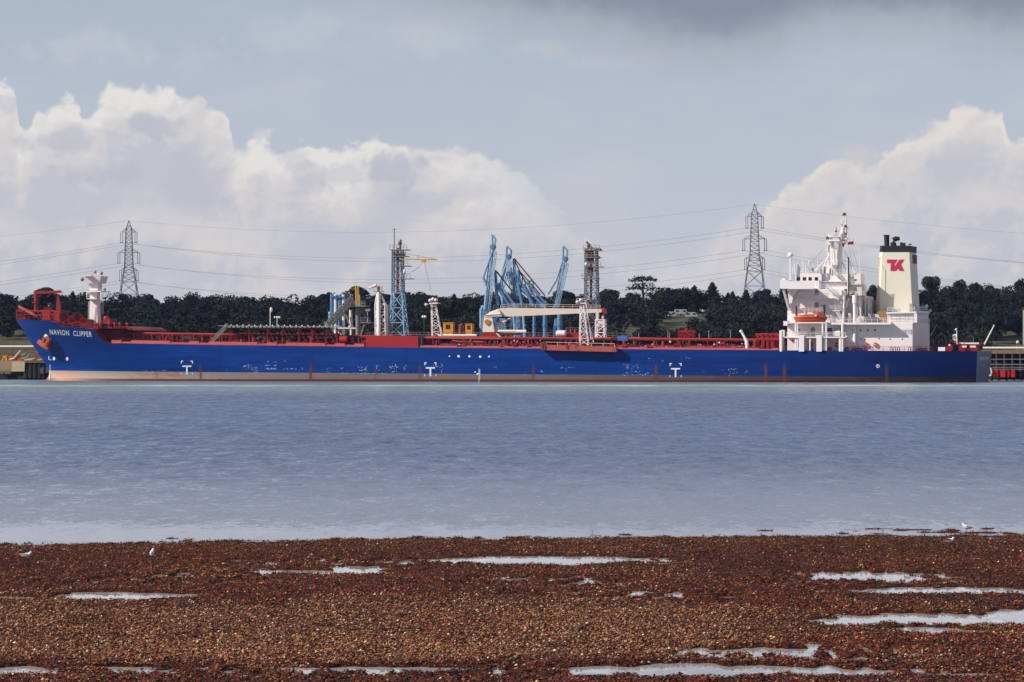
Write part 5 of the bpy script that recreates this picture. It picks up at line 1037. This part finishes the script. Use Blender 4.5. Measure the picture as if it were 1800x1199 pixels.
# lifeboats
def boat(name, lab, px0, px1, pys, pyk, y, ma, top, cat='lifeboat'):
    A = S(px0, pys, y); B_ = S(px1, pys, y); L = B_.x-A.x; zk = S((px0+px1)/2, pyk, y).z; zs = A.z
    t_ = Thing(name, lab, cat, (A.x+L/2, y, zk)); m = MB(); N_ = 18; rows = []
    for i in range(N_+1):
        u = i/N_; hw = 1.45*(max(0, 1-abs(2*u-1)**3.2))**.6+.04; zkk = zk+(zs-zk)*.75*abs(2*u-1)**5
        rows.append([(A.x+u*L, y+hw*c_, zkk+(zs-zkk)*v_) for c_, v_ in ((-1, 1), (-.93, .55), (-.62, .12), (0, 0), (.62, .12), (.93, .55), (1, 1))])
    for i in range(N_):
        for j in range(6): m.quad(rows[i][j], rows[i][j+1], rows[i+1][j+1], rows[i+1][j])
    hb_ = t_.part('hull', m, ma, smooth=True)
    t_.part('rubbing_strake', MB().path([(r_[0][0], r_[0][1]-.03, r_[0][2]) for r_ in rows], .1, 6).path([(r_[-1][0], r_[-1][1]+.03, r_[-1][2]) for r_ in rows], .1, 6), DKGREY if name != 'lifeboat' else RUSTY)
    m = MB(); rows2 = []
    for i in range(N_+1):
        u = .02+.96*i/N_; hw = 1.35*(max(0, 1-abs(2*u-1)**3.2))**.6+.03; ht = float(np.interp(u, [p_[0] for p_ in top], [p_[1] for p_ in top]))
        rows2.append([(A.x+u*L, y+hw*c_, zs+ht*v_) for c_, v_ in ((-1, 0), (-.9, .6), (-.55, .95), (0, 1), (.55, .95), (.9, .6), (1, 0))])
    for i in range(N_):
        for j in range(6): m.quad(rows2[i][j], rows2[i+1][j], rows2[i+1][j+1], rows2[i][j+1])
    t_.part('canopy', m, ma, smooth=True)
    return t_, A, L, zs
t_, A, L, zs = boat('lifeboat', 'orange enclosed lifeboat hanging beside the white accommodation block', 1396, 1454, 558.5, 569.5, 1.2, ORANGE, [(0,.15),(.08,.55),(.35,.75),(.55,.8),(.64,.95),(.7,1.5),(.78,1.35),(.88,.6),(1,.2)])
t_.part('hatch', MB().box((A.x+.66*L, -.32, zs+.35), (A.x+.71*L, -.05, zs+.7)), PAINTW); t_.part('lifting_hook', MB().path([(A.x+.08*L, 1.2, zs+.4), (A.x+.08*L, 1.2, zs+1.0)], .12, 6).path([(A.x+.92*L, 1.2, zs+.3), (A.x+.92*L, 1.2, zs+1.0)], .12, 6), DKGREY)
ship.part('boat_davit', MB().path([S(1399.5,568,2.6), S(1399.5,541,2.6), S(1399.5,539,1)], .24, 6), DKGREY)
dv = ship.part('boat_davit', MB().path([S(1449,568,2.6), S(1449,538.5,2.6), S(1449,536.8,1)], .3, 6).box(S(1441,538,1), S(1450,536.6,3)), DKGREY); sub(dv, 'davit_railing', MB().rail(S(1400,549,2.8), S(1449,549,2.8), 1.05, .9, .05, 3), WHITE)
boat('rescue_boat', 'dark blue covered boat stowed on the deck in front of the cream funnel', 1518, 1552, 563, 568.5, 5, NAVY, [(0,.1),(.2,.5),(.5,.85),(.75,.7),(1,.1)], 'boat')
# ---------------------------------------------------------------- jetty behind the ship
jd = MB(); jd.box(S(545,593,42), S(1125,598,62)); J = Thing('jetty_platform', 'long dark loading platform of the jetty standing behind the tanker', 'jetty', (S(835,598,52).x, 52, 0))
J.part('deck', jd, CONC)
for px in range(560, 1120, 40): J.part('pile', MB().path([(S(px,600,44).x, 44, -3), (S(px,600,44).x, 44, S(835,597,44).z)], .6, 8), DARKW)
J.part('jetty_railing', MB().rail(S(690,592,43), S(1110,594,43), 1.2, 2.4, .06, 2), GREYM)
J.part('jetty_pipe', MB().path([S(868,583,44), S(925,583,44)], .5, 8).path([S(770,589.5,43), S(838,589.5,43)], .3, 8), PIPEW, smooth=True)
def zj(y=50): return S(835, 593, 42).z
# blue loading arms
ag = 'marine loading arms on the jetty'
def arm(lab, riser, main, wpx, tip=(), thin=(), stays=(), y=48, ma=LBLUE, extra=()):
    px, pt = riser; b_ = S(px, 593, y); t_ = Thing('loading_arm', lab, 'loading arm', (b_.x, y, zj()), ag)
    r_ = MB().path([(b_.x, y, zj()), S(px, pt, y)], .55, 10); r_.path([(b_.x, y, zj()), (b_.x, y, zj()+.4)], 1.0, 12); t_.part('riser', r_, MBLUE, smooth=True)
    a = S(*main[0], y); b2 = S(*main[-1], y); hw = wpx*.07
    ia = MB(); d_ = (b2-a).normalized(); side = Vector((d_.z, 0, -d_.x)); P = [S(*q, y) for q in main]
    ia.path(P, [hw*.30]*len(P), 8)
    for s_ in (-1, 1):
        for o_ in (-.7, .7): ia.path([q+side*s_*hw*.9+Vector((0, o_, 0)) for q in P], .105, 5)
    Ln = (b2-a).length; n_ = max(3, int(Ln/.75))
    for i in range(n_):
        q0, q1 = a.lerp(b2, i/n_), a.lerp(b2, (i+1)/n_)
        for o_ in (-.7, .7): ia.bar(q0+side*hw*(1 if i % 2 else -1)+Vector((0, o_, 0)), q1-side*hw*(1 if i % 2 else -1)+Vector((0, o_, 0)), .07)
    t_.part('inboard_arm', ia, ma, smooth=True)
    t_.part('riser_frame', MB().truss((b_.x, y, zj()), 1.0, 1.0, tuple(S(px, pt, y)), .55, .55, 7, .11, .07), LBLUE)
    t_.part('access_ladder', MB().truss(tuple(S(main[0][0]+wpx*.8, main[0][1], y-1)), .22, .2, tuple(S(main[-1][0]+wpx*.75, main[-1][1]+8, y-1)), .22, .2, 12, .05, .04, False), LBLUE)
    t_.part('hydraulic_line', MB().path([S(main[0][0]-wpx*.7, main[0][1]+3, y-.8), S(main[-1][0]-wpx*.65, main[-1][1]+4, y-.8)], .09, 5), DKGREY)
    sw = MB(); sw.path([b2+Vector((0, -1.2, 0)), b2+Vector((0, 1.2, 0))], .62, 10).path([a+Vector((0, -1.1, 0)), a+Vector((0, 1.1, 0))], .7, 10); t_.part('swivel_joint', sw, MBLUE, smooth=True)
    if tip:
        tp = MB(); T = [S(*q, y) for q in tip]
        for i in range(len(T)-1):
            for o_ in (-.5, .5): tp.bar(T[i]+Vector((0, o_, 0)), T[i+1]+Vector((0, o_, 0)), .17, 5)
        t_.part('counterweight_frame', tp, ma)
    if thin:
        th = MB()
        for A_, B_, w_ in thin: th.path([S(*A_, y-1), S(*B_, y-1)], w_, 8)
        t_.part('outboard_arm', th, ma, smooth=True)
    if stays:
        st_ = MB()
        for A_, B_ in stays: st_.bar(S(*A_, y), S(*B_, y), .17, 5)
        t_.part('stay_cable', st_, DKGREY)
    return t_
arm('tallest pale blue loading arm standing upright at the left of the group', (854,548), [(854,548),(861,490),(866.5,434)], 7, [(866,434),(865,412.5),(871,420.5),(869,436)], [((866,440),(849,488),.3),((849,488),(855,502),.42),((856,503),(852,545),.35)], y=46)
arm('second upright pale blue loading arm leaning right behind the first', (884,560), [(880,505),(887,475),(894,451)], 7, [(890,452),(891,433),(898.5,440),(897,455)], [((880,505),(886,540),.5),((888,470),(878,498),.3)], y=52)
arm('folded blue loading arm with a short apex over the crane pedestal', (872,535), [(875,502),(888,518),(905,537)], 7, [(871,502),(871,475),(873,503)], [((871,500),(876,537),.4),((877,506),(897,540),.3),((884,520),(884,540),.25)], [((871,475.5),(912,526)),((874,478),(900,512))], y=47, ma=MBLUE)
arm('folded blue loading arm with the highest apex in the middle of the group', (903,530), [(896,482),(901,487),(905,520)], 6, [(903,520),(903,455),(907,485)], [((895,480),(901,500),.5),((898,470),(898,485),.3),((906,486),(912,520),.35),((909,484),(904,498),.3)], [((903.5,454),(958,520)),((904,457),(925,500))], y=50)
arm('folded blue loading arm sloping down to the right under long stays', (914,532), [(913,500),(930,518),(955,537)], 9, [(911,500),(911,475),(915,500)], [((911,500),(918,535),.45),((920,500),(938,538),.5),((925,496),(962,536),.3),((932,512),(932,538),.22)], [((911.5,475),(950,518)),((914,480),(940,520)),((918,497),(918,488)),((930,505),(930,494)),((930,494),(937,494)),((937,494),(937,512))], y=48, ma=MBLUE)
arm('lone pale blue loading arm standing upright at the right of the group', (980,560), [(976,540),(985,500),(993.5,455)], 6.5, [(990,456),(990,432.5),(997,440),(996,458)], [((988,462),(978,492),.26),((978,492),(963,517),.32)], y=50)
pg = 'blue vertical pipes under the crane boom'
for px, w_, lab in ((845.5,.5,'pale blue bent riser pipe left of the crane pedestal'),(905.5,.42,'slim pale blue pipe left of the other two slim pipes under the boom'),(922.5,.42,'slim pale blue pipe right of the two slim pipes under the boom'),(939,.55,'dark blue pipe left in the trio under the boom middle'),(958,.75,'thick dark blue pipe in the trio under the boom middle'),(984,.9,'thickest dark blue pipe below the lone right loading arm')):
    y = 46; b_ = S(px,593,y); t_ = Thing('riser_pipe', lab, 'pipe', (b_.x, y, zj()), pg)
    pts = [(b_.x, y, zj()), S(px if px not in (905.5, 922.5) else px-3, 547 if px != 845.5 else 543, y)]
    if px == 845.5: pts += [S(846.5,540,y), S(850,539,y)]
    w_ *= .75
    t_.part('pipe', MB().path(pts, w_, 10), LBLUE if px < 930 else MBLUE, smooth=True); t_.part('flange', MB().path([(b_.x, y, zj()), (b_.x, y, zj()+.3)], w_*1.3, 10).path([(b_.x, y, zj()+3), (b_.x, y, zj()+3.25)], w_*1.4, 10), LBLUE if px < 930 else MBLUE, smooth=True)
bg_ = 'blue hose stacks by the gangway'
for px0, px1, pt, lab in ((583,590,514,'left blue and white pipe stack behind the gangway'),(597,604,515,'right blue and white pipe stack behind the gangway')):
    t_ = Thing('pipe_stack', lab, 'pipe stack', (S(px0,593,50).x, 50, zj()), bg_); b_ = S(px0,593,50)
    for k in range(3):
        px = px0+(px1-px0)*k/2; m = MB().path([(S(px,593,50).x, 50+(k % 2), zj()), S(px, pt+abs(k-1)*3, 50+(k % 2))], .4, 8); t_.part('pipe', m, (MBLUE, LBLUE, PIPEW)[k], smooth=True)
    t_.part('cross_bracket', MB().box(S(px0-1,pt+6,49), S(px1+1,pt+8,51.4)).box(S(px0-1,550,49), S(px1+1,552,51.4)), MBLUE)
t_ = Thing('pipe_bollard', 'small blue capped pipe left of the blue pipe stacks', 'pipe', (S(580,593,48).x, 48, zj())); t_.part('pipe', MB().path([(S(580,593,48).x, 48, zj()), S(580,553,48)], .35, 8), LBLUE, smooth=True); t_.part('cap', MB().ball(S(580,551,48), .5, 8, 5), LBLUE, smooth=True)
# lattice towers
UPG = mat('weathered_blue_grey_steel', (92, 104, 128), .6, rust=.25, rustcol=(86, 66, 60))
def tower(lab, pxl, pxr, ptl, ptr, pyt, y, ma, seg, plats, pipem, mon):
    cx = (pxl+pxr)/2; b_ = S(cx,593,y); t_ = Thing('monitor_tower', lab, 'tower', (b_.x, y, zj()), 'lattice monitor towers'); s_ = .147; tpc = S((ptl+ptr)/2, pyt, y)
    mid = S((pxl+pxr+ptl+ptr)/4+.5, 515, y); hw0, hw1 = (pxr-pxl)/2*s_, (ptr-ptl)/2*s_
    t_.part('lattice_frame', MB().truss((b_.x, y, zj()), hw0, hw0, mid, hw1*1.12, hw1*1.12, max(2, seg//3), .2, .15), ma)
    t_.part('upper_frame', MB().truss(mid, hw1*1.12, hw1*1.12, tpc, hw1, hw1, seg-seg//3, .16, .1), UPG if ma is LBLUE else ma)
    rp = S(cx, 593, y); t_.part('riser_pipe', MB().path([(rp.x, y-hw1*.4, zj()), S((ptl+ptr)/2, pyt-4, y-hw1*.4)], .3, 8), pipem, smooth=True)
    for (a, c, py) in plats:
        p_ = t_.part('platform', MB().box(S(a,py,y-2.2), S(c,py+1.3,y+2.2)), GREYM); [t_.part('railing', MB().rail(S(a,py,y+o_), S(c,py,y+o_), 1.2, .9, .06, 2), GREYM, p_) for o_ in (-2.2, 2.2)]
    mx, my, dx_ = mon; t_.part('fire_monitor', MB().path([S(mx,pyt,y), S(mx,my+5,y), S(mx+dx_,my,y)], [.3, .3, .24], 8).ball(S(mx,my+6,y), .5, 8, 5), RUSTY, smooth=True)
    return t_
T1 = tower('pale blue lattice tower with a red riser and a yellow jib', 684,715,691,707.5,440,48,LBLUE,9,[(685,715,438.5),(689,713,450),(690,717,467),(690,721,489.5)],RUSTY,(703.5,421,1))
m = MB().bar(S(705,456,46), S(768.5,456.5,46), .2).bar(S(706,444.5,46), S(768.5,456,46), .09).bar(S(735,448,46), S(735,455.5,46), .09); T1.part('jib_crane', m, mat('mustard_paint', (176, 146, 60), .6)); T1.part('jib_trolley', MB().box(S(741,461,45.5), S(747,457,46.5)), YELLOW)
T1.part('jib_cable', MB().path([S(743,461,46), S(735,471,46), S(722,479,46)], .05, 4).bar(S(746,461,46), S(757,510,46), .04), DKGREY); T1.part('weather_mast', MB().bar(S(693,439,48), S(693.2,401,48), .1, 5).bar(S(689,404,48), S(697,403,48), .07), DKGREY); T1.part('lamp', MB().ball(S(711,477.5,45.5), .45, 8, 5, (.8, .8, 1.5)), PIPEW, smooth=True)
T1.part('tower_machinery', MB().box(S(692,452,47), S(709,444,49)).box(S(693,460,47), S(706,456,49)).ball(S(703,428,48), .55, 8, 5), mat('dark_blue_grey_steel', (70, 80, 96), .6))
T2 = tower('rust stained lattice tower to the right of the loading arms', 1028,1051,1030,1049,437,48,mat('rust_stained_blue_steel', (104, 110, 124), .6, rust=.6, rustcol=(96, 62, 50)),9,[(1025,1054,439),(1027,1052,452),(1029,1056,468.5),(1023,1049,489)],RUSTY,(1035,425,-4))
T2.part('tower_machinery', MB().box(S(1031,462,46.5), S(1042,441,48)).box(S(1033,486,46.5), S(1041,468,48)).box(S(1048,441,46), S(1055,436.5,47.5)).box(S(1047,455,46), S(1053,450,47)), RUSTY); T2.part('lamp', MB().ball(S(1030.5,464.5,45.5), .5, 8, 5), PIPEW, smooth=True)
# gangway tower
G_ = Thing('gangway_tower', 'grey steel gangway tower with sloping stair bridge down to the tanker', 'gangway', (S(629,593,44).x, 44, zj())); y = 44
G_.part('column', MB().path([S(629,593,y), S(629,537,y)], .6, 10).path([S(633,593,y), S(633,535,y)], .25, 8), GREYM, smooth=True)
G_.part('column', MB().path([S(617,573,y+1), S(616.5,545,y+1)], [.5, .42], 10).path([S(617,576,y+1), S(617,572,y+1)], [.85, .6], 10).path([S(617,593,y+1), S(617,576,y+1)], .3, 8), PIPEW, smooth=True)
pf = G_.part('top_platform', MB().box(S(604,537,y-3), S(642,539,y+2)), GREYM); G_.part('railing', MB().rail(S(616,537,y-3), S(642,537,y-3), 1.15, .8, .06, 3).rail(S(616,537,y+2), S(642,537,y+2), 1.15, .9, .06, 2), GREYM, pf)
pf = G_.part('lower_platform', MB().box(S(634,566,y-2), S(651,568,y+2)), GREYM); G_.part('railing', MB().rail(S(634,566,y-2), S(651,566,y-2), 1.15, .8, .06, 3), GREYM, pf)
G_.part('brace', MB().path([S(651,568,y), S(640,572,y), S(634,590,y)], .25, 6).bar(S(634,541,y), S(642,558,y), .25).bar(S(640,541,y), S(648,560,y), .18).bar(S(608,553,y), S(615,573,y), .22), GREYM)
G_.part('yellow_post', MB().path([S(627,537,y), S(625.5,502,y)], .26, 6).path([S(630,537,y), S(629.5,503,y)], .26, 6).path([S(632,537,y), S(632,518,y)], .22, 6), mat('mustard_post', (190, 150, 60), .6)); G_.part('lamp', MB().ball(S(644.5,545,y-2), .4, 8, 5).ball(S(648.5,545,y-2), .4, 8, 5).bar(S(646,566,y-2), S(646,545,y-2), .06), PIPEW, smooth=True)
G_.part('support_beam', MB().path([S(588,577,y-4), S(627,577,y-4)], .3, 6).bar(S(589,577,y-4), S(600,589,y-4), .25), PIPEW)
A, B_ = S(618,533,30), S(573,582,22); br = MB(); wd = 1.6; hg = Vector((0, 0, 2.2)); n_ = 13
for yy in (0, wd):
    o_ = Vector((0, yy, 0)); br.bar(A+o_, B_+o_, .16).bar(A+o_+hg, B_+o_+hg, .13).bar(A+o_+hg*.5, B_+o_+hg*.5, .07)
    for i in range(n_):
        q0, q1 = A.lerp(B_, i/n_)+o_, A.lerp(B_, (i+1)/n_)+o_; br.bar(q0, q0+hg, .08).bar(q0, q1+hg, .08).bar(q0+hg, q1, .08)
for i in range(n_*2): q = A.lerp(B_, i/n_/2); br.bar(q, q+Vector((0, wd, 0)), .12)
br.bar(A, S(620,538,41), .3)
G_.part('stair_bridge', br, GREYM); 
br = MB(); A, B_ = S(570,578,20), S(589,606,8); hg = Vector((0, 0, 1.7))
for yy in (0, 1.4):
    o_ = Vector((0, yy, 0)); br.bar(A+o_, B_+o_, .13).bar(A+o_+hg, B_+o_+hg, .11).bar(A+o_+hg*.5, B_+o_+hg*.5, .08)
    for i in range(10): q = A.lerp(B_, i/9)+o_; br.bar(q, q+hg, .06)
for i in range(18): q = A.lerp(B_, i/17); br.bar(q, q+Vector((0, 1.4, 0)), .1)
G_.part('landing_ladder', br, GREYM)
# yellow cabins, lamp posts
for a, c, pt, pb, lab in ((779,796,568,589,'larger yellow control cabin with a dark window behind the red deck pipes'),(818,830,570,588.5,'smaller yellow control cabin to the right of the larger one')):
    y = 43; t_ = Thing('control_cabin', lab, 'cabin', (S((a+c)/2,593,y).x, y, zj()), 'yellow control cabins'); z0 = zj(); p0, p1 = S(a,pb,y), S(c,pt,y)
    t_.part('cabin_body', MB().box((p0.x, y, z0+.15), (p1.x, y+2.2, p1.z)), YELLOW); t_.part('cabin_window', MB().box((p0.x+.25*(p1.x-p0.x), y-.06, p0.z+(p1.z-p0.z)*.5), (p0.x+.72*(p1.x-p0.x), y+.05, p0.z+(p1.z-p0.z)*.88)), DARKGLASS); t_.part('roof', MB().box((p0.x-.1, y-.1, p1.z), (p1.x+.1, y+2.3, p1.z+.16)), YELLOW)
t_ = Thing('valve_frame', 'red and grey pipe frame standing between the two yellow cabins', 'frame', (S(810,593,43).x, 43, zj())); t_.part('frame', MB().box(S(805,570,43), S(806.5,593,43.4)).box(S(814,572,43), S(815.5,593,43.4)).box(S(805,573,43), S(815,574.5,43.4)), RED); t_.part('pipe', MB().path([S(809,590,44), S(809,571,44), S(812,568.5,44)], .35, 8), GREYM, smooth=True)
for px, pt, lab, y in ((745.5,557,'twin headed lamp post on the jetty left of the white lattice mast',43),): 
    t_ = Thing('lamp_post', lab, 'lamp', (S(px,593,y).x, y, zj())); t_.part('pole', MB().path([(S(px,593,y).x, y, zj()), S(px,pt,y)], .11, 6), DKGREY); t_.part('lamp_head', MB().ball(S(px-1.8,pt,y), .4, 8, 5).ball(S(px+1.8,pt,y), .4, 8, 5), PIPEW, smooth=True)
# ---------------------------------------------------------------- mooring dolphin left of the bow
y = 40; Dn = Thing('mooring_dolphin', 'tan concrete mooring dolphin with black rubber fenders left of the tanker bow', 'mooring dolphin', (S(20,667,y).x, y, 0))
def zx(px, py, yy): return S(px, py, yy)
Dn.part('concrete_cap', MB().box(S(-140,634,y), S(44,654,y+14)), CONC); Dn.part('pale_panel', MB().hexa([S(20.5,653,y-.4), S(43,653,y-.4), S(43,653,y), S(20.5,653,y)], [S(21.5,636,y-.8), S(43.5,636,y-.8), S(43.5,636,y), S(21.5,636,y)]), mat('pale_weathered_board', (196, 176, 144), .8, var=.25, rust=.25, rustcol=(120, 84, 62)))
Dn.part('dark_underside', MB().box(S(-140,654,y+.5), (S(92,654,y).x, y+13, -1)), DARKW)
for px, r_ in ((48,.9),(56,.9),(64,.9),(72,.85),(79,.75)): Dn.part('fender', MB().path([(S(px,640,y+1).x, y+.6, .4), (S(px,640,y+1).x, y+.6, S(px,636,y).z)], r_, 10), DARKW, smooth=True)
Dn.part('fender_beam', MB().box(S(44,633.5,y-.5), S(83,638,y+8)), mat('weathered_timber', (92, 78, 62), .85, var=.3)); Dn.part('fender_plate', MB().box(S(70.5,646,y-.5), S(77,657,y-.2)).box(S(80,645,y-.4), S(86,655,y-.1)), DKGREY)
for px in (3, 10.5, 16): Dn.part('tyre_fender', MB().path([S(px,654.5,y-.6), S(px,654.5,y-.1)], .5, 12), mat('grey_tyre', (140, 130, 112), .8), smooth=True)
Pp = Thing('pipe_bridge', 'white topped pipe walkway on trestles above the concrete dolphin', 'walkway', (S(0,634,y+8).x, y+8, S(0,634,y).z)); yy = y+8
Pp.part('white_pipe', MB().path([S(-140,609,yy), S(62,609,yy)], .26, 8), PIPEW, smooth=True); Pp.part('rusty_pipe', MB().path([S(-140,612.8,yy), S(58,612.8,yy)], .2, 8), RUSTY, smooth=True)
tl = MB()
for px in (-80, -40, -2, 22, 45): tl.bar(S(px,634,yy), S(px,608,yy), .13).bar(S(px,634,yy+2), S(px,608,yy+2), .13)
tl.bar(S(14,632,yy), S(36,616,yy), .1); Pp.part('trestle', tl, DKGREY)
def onD(name, lab, cat, px, mbf, ma, pn='body', extra=None):
    b_ = S(px, 634, y+2); t_ = Thing(name, lab, cat, (b_.x, y+2, b_.z)); t_.part(pn, mbf, ma, smooth=False); return t_
q = y+2
t_ = onD('yellow_bollard_frame', 'yellow steel frame standing on the concrete dolphin', 'frame', 8, MB().box(S(3.5,634,q), S(5.5,625,q+.6)).box(S(9.5,634,q), S(12,624.5,q+.6)).box(S(3.5,629,q), S(12,626,q+.5)), YELLOW, 'frame'); t_.part('plate', MB().box(S(5.6,633,q+.1), S(9.4,629.1,q+.4)), mat('dark_yellow', (160, 110, 20), .6))
t_ = onD('orange_buoy', 'orange tarpaulin heap on the dolphin right of the yellow frame', 'tarpaulin', 31, MB().prism([S(26,634,q), S(37,634,q), S(34.5,630,q), S(31,624.8,q), S(28,627,q)], (0, 1.5, 0)), ORANGE, 'cover')
t_ = onD('mooring_hook', 'orange and white quick release mooring hook on the concrete dolphin', 'mooring hook', 19, MB().prism([S(14,633,q), S(22,633,q), S(24,627,q), S(16,625.5,q)], (0, 1, 0)), ORANGE, 'housing'); t_.part('hook', MB().path([S(17,632,q-.3), S(24,630,q-.3), S(36,616,q-.3)], .14, 6), PIPEW)
t_ = onD('marker_post', 'small red marker box on a thin post beside the dolphin fenders', 'marker post', 64.5, MB().bar(S(62,634,q), S(62,628,q), .08).bar(S(62,628,q), S(64.5,621,q), .1), DKGREY, 'post'); t_.part('marker_box', MB().hexa([S(62,628.5,q-.1), S(65.5,628,q-.1), S(65.5,628,q+.4), S(62,628.5,q+.4)], [S(63,621.5,q-.1), S(67.5,621,q-.1), S(67.5,621,q+.4), S(63,621.5,q+.4)]), REDBOOM); t_.part('lamp', MB().ball(S(67,618.5,q), .3, 8, 5), PIPEW, smooth=True)
t_ = onD('timber_heap', 'heap of pale timbers and ropes on the dolphin beside the fenders', 'heap', 50, MB().bar(S(36,631,q), S(48,627,q), .12).bar(S(48,627,q), S(50,623,q), .1).bar(S(42,632,q), S(62,629.5,q), .16).bar(S(44,633,q), S(58,632,q), .2).bar(S(66,633,q), S(80,630,q), .2).bar(S(38,624,q), S(46,620,q), .1), mat('pale_timber', (186, 168, 136), .8), 'timber')
# ---------------------------------------------------------------- jetty right of the stern
y = 62; Jr = Thing('approach_jetty', 'brown braced approach jetty with a white pipe on top right of the stern', 'jetty', (S(1770,671,y).x, y, 0))
def rx(px, py, dy=0): return S(px, py, y+dy)
Jr.part('white_pipe', MB().path([rx(1728,611.6), rx(2000,611.6)], .3, 8), PIPEW, smooth=True); Jr.part('deck', MB().box(rx(1725,615), rx(2000,621.5,12)), mat('tan_stained_steel', (136, 108, 80), .8, var=.3, rust=.4, rustcol=(80, 60, 46)))
jr = MB()
for py in (631.5, 640.5, 646.5, 649.5): jr.bar(rx(1725,py), rx(2000,py), .13).bar(rx(1725,py,8), rx(2000,py,8), .1)
Jr.part('rail_beam', jr, GREYM)
for px in range(1738, 1990, 13): Jr.part('pile', MB().path([(rx(px+5,660,2).x, y+2, -2), rx(px+5,622,2)], .42, 8), DARKW, smooth=True)
for px in range(1737, 1990, 14): Jr.part('upright', MB().bar(rx(px+14,652), rx(px+14,613), .09), GREYM)
Jr.part('lower_deck', MB().box(rx(1725,641,1), rx(2000,645,9)), DARKW); Jr.part('back_wall', MB().box(rx(1725,622,11), rx(2000,668,12)), DARKW)
bx_ = 'red fender panels under the right jetty'
for a, c, lab in ((1743,1754,'widest red fender panel beside the white oval fender'),(1758,1767,'second red fender panel from the stern'),(1771,1774,'narrow red fender strip between two wider panels'),(1777,1784,'rightmost red fender panel under the approach jetty')):
    t_ = Thing('fender_panel', lab, 'fender', (rx((a+c)/2,663).x, y-.9, S(a,663,y-.9).z), bx_); t_.part('panel', MB().box(S(a,651,y-.9), S(c,663,y-.4)), REDBOOM); t_.part('chain', MB().bar(S(a+1,651,y-.7), S(a+1,646.5,y-.1), .06).bar(S(c-1,651,y-.7), S(c-1,646.5,y-.1), .06), DKGREY)
ov = [S(1740+3*math.cos(2*math.pi*k/16), 654-6.5*math.sin(2*math.pi*k/16), y-1.5) for k in range(17)]; t_ = Thing('oval_fender', 'white oval ring fender hanging between the stern and red panels', 'fender', (S(1740,661,y-1.5).x, y-1.5, S(1740,661,y-1.5).z)); t_.part('ring', MB().path(ov, .2, 6), PIPEW, smooth=True); t_.part('hanger', MB().bar(S(1740,647.5,y-1.5), S(1740,646,y-.1), .06), DKGREY)
t_ = Thing('globe_lamp', 'pale globe lamp on twin posts above the right jetty', 'lamp', (rx(1789,612,4).x, y+4, rx(1789,615).z)); t_.part('globe', MB().ball(rx(1789,601.5,4), .42, 10, 6), mat('pale_yellow_glass', (230, 220, 150), .4), smooth=True); t_.part('post', MB().bar(rx(1787,615,4), rx(1787,603,4), .07).bar(rx(1790.5,615,4), rx(1790.5,603,4), .07), GREYM)
t_ = Thing('jetty_pole', 'tall pale pole with a red cap at the right edge of the jetty', 'pole', (rx(1799,612,5).x, y+5, rx(1799,615).z)); t_.part('pole', MB().path([rx(1799,615,5), rx(1799,545,5)], .1, 6), PIPEW); t_.part('cap', MB().box(rx(1797.8,545,4.8), rx(1800.2,541,5.2)), REDBOOM)
# ---------------------------------------------------------------- gulls
def gull(px, py, lab, d=1, pose='walk', dark=False):
    dist = F*CAMH/(py-HZ); g0 = macro(np.array([(px-900)/F*dist]), np.array([dist]))[0]; x, yb = (px-900)/F*dist, dist; z = max(g0, POOLZ if yb < 164 else 0)+.03
    t_ = Thing('dark_backed_gull' if dark else 'gull', lab, 'gull', (x, yb, z), 'gulls on the beach', Matrix()); P = lambda a, h, w_=0: Vector((x+a*d, yb+w_, z+h))
    if pose == 'front': body = [P(-.06,.17,-.02), P(-.02,.2,-.05), P(0,.25,0), P(.02,.3,.03), P(.03,.36,.04), P(.05,.395,.04), P(.08,.40,.03)]; rad = [.03, .075, .085, .07, .045, .045, .02]
    elif pose == 'tall': body = [P(-.22,.26), P(-.12,.27), P(0,.29), P(.1,.33), P(.15,.39), P(.19,.43), P(.24,.42)]; rad = [.02, .06, .095, .085, .055, .05, .015]
    else: body = [P(-.24,.15), P(-.14,.14), P(-.02,.14), P(.09,.16), P(.13,.21), P(.16,.255), P(.21,.25)]; rad = [.015, .05, .085, .075, .045, .042, .014]
    t_.part('body', MB().path(body, rad, 10), GULLW, smooth=True)
    b_ = body[-1]; t_.part('bill', MB().path([b_-Vector((.01*d, 0, 0)), b_+Vector((.055*d, 0, -.012))], [.014, .004], 6), BEAK)
    for sy in (-1, 1): 
        w_ = [(body[0]+Vector((-.03*d, sy*.03, .03))), body[1]+Vector((0, sy*.045, .03)), body[2]+Vector((0, sy*.06, .035)), body[3]+Vector((0, sy*.05, .01))]
        t_.part('wing', MB().path(w_, [.008, .028, .045, .02], 8), GULLD if dark else GULLG, smooth=True)
        hp = body[2]+Vector((.01*d, sy*.03, -.05)); t_.part('leg', MB().path([hp, P(.01, 0, sy*.03)], .008, 5), BEAK)
gull(46.5, 990, 'white gull standing sideways on the weed at the left edge'); gull(267, 992, 'white gull facing away among the weed right of the left edge gull', 1, 'front')
gull(1700, 941, 'white long legged gull at the waterline on the right', -1, 'tall'); gull(1669, 965, 'dark backed gull feeding on the weed below the waterline gull', 1, 'walk', True)
# ---------------------------------------------------------------- air
hz = MB().box((-2400, -30, -2), (2400, 2400, 95)).build('haze', D.materials.new('pale_air')); hz['kind'] = 'stuff'
hm = hz.data.materials[0]; hm.use_nodes = True; hm.node_tree.nodes.clear()
pv = hm.node_tree.nodes.new('ShaderNodeVolumePrincipled'); pv.inputs['Density'].default_value = 2.4e-5; pv.inputs['Color'].default_value = (.44, .54, 1, 1)
mo_ = hm.node_tree.nodes.new('ShaderNodeOutputMaterial'); hm.node_tree.links.new(pv.outputs[0], mo_.inputs['Volume'])
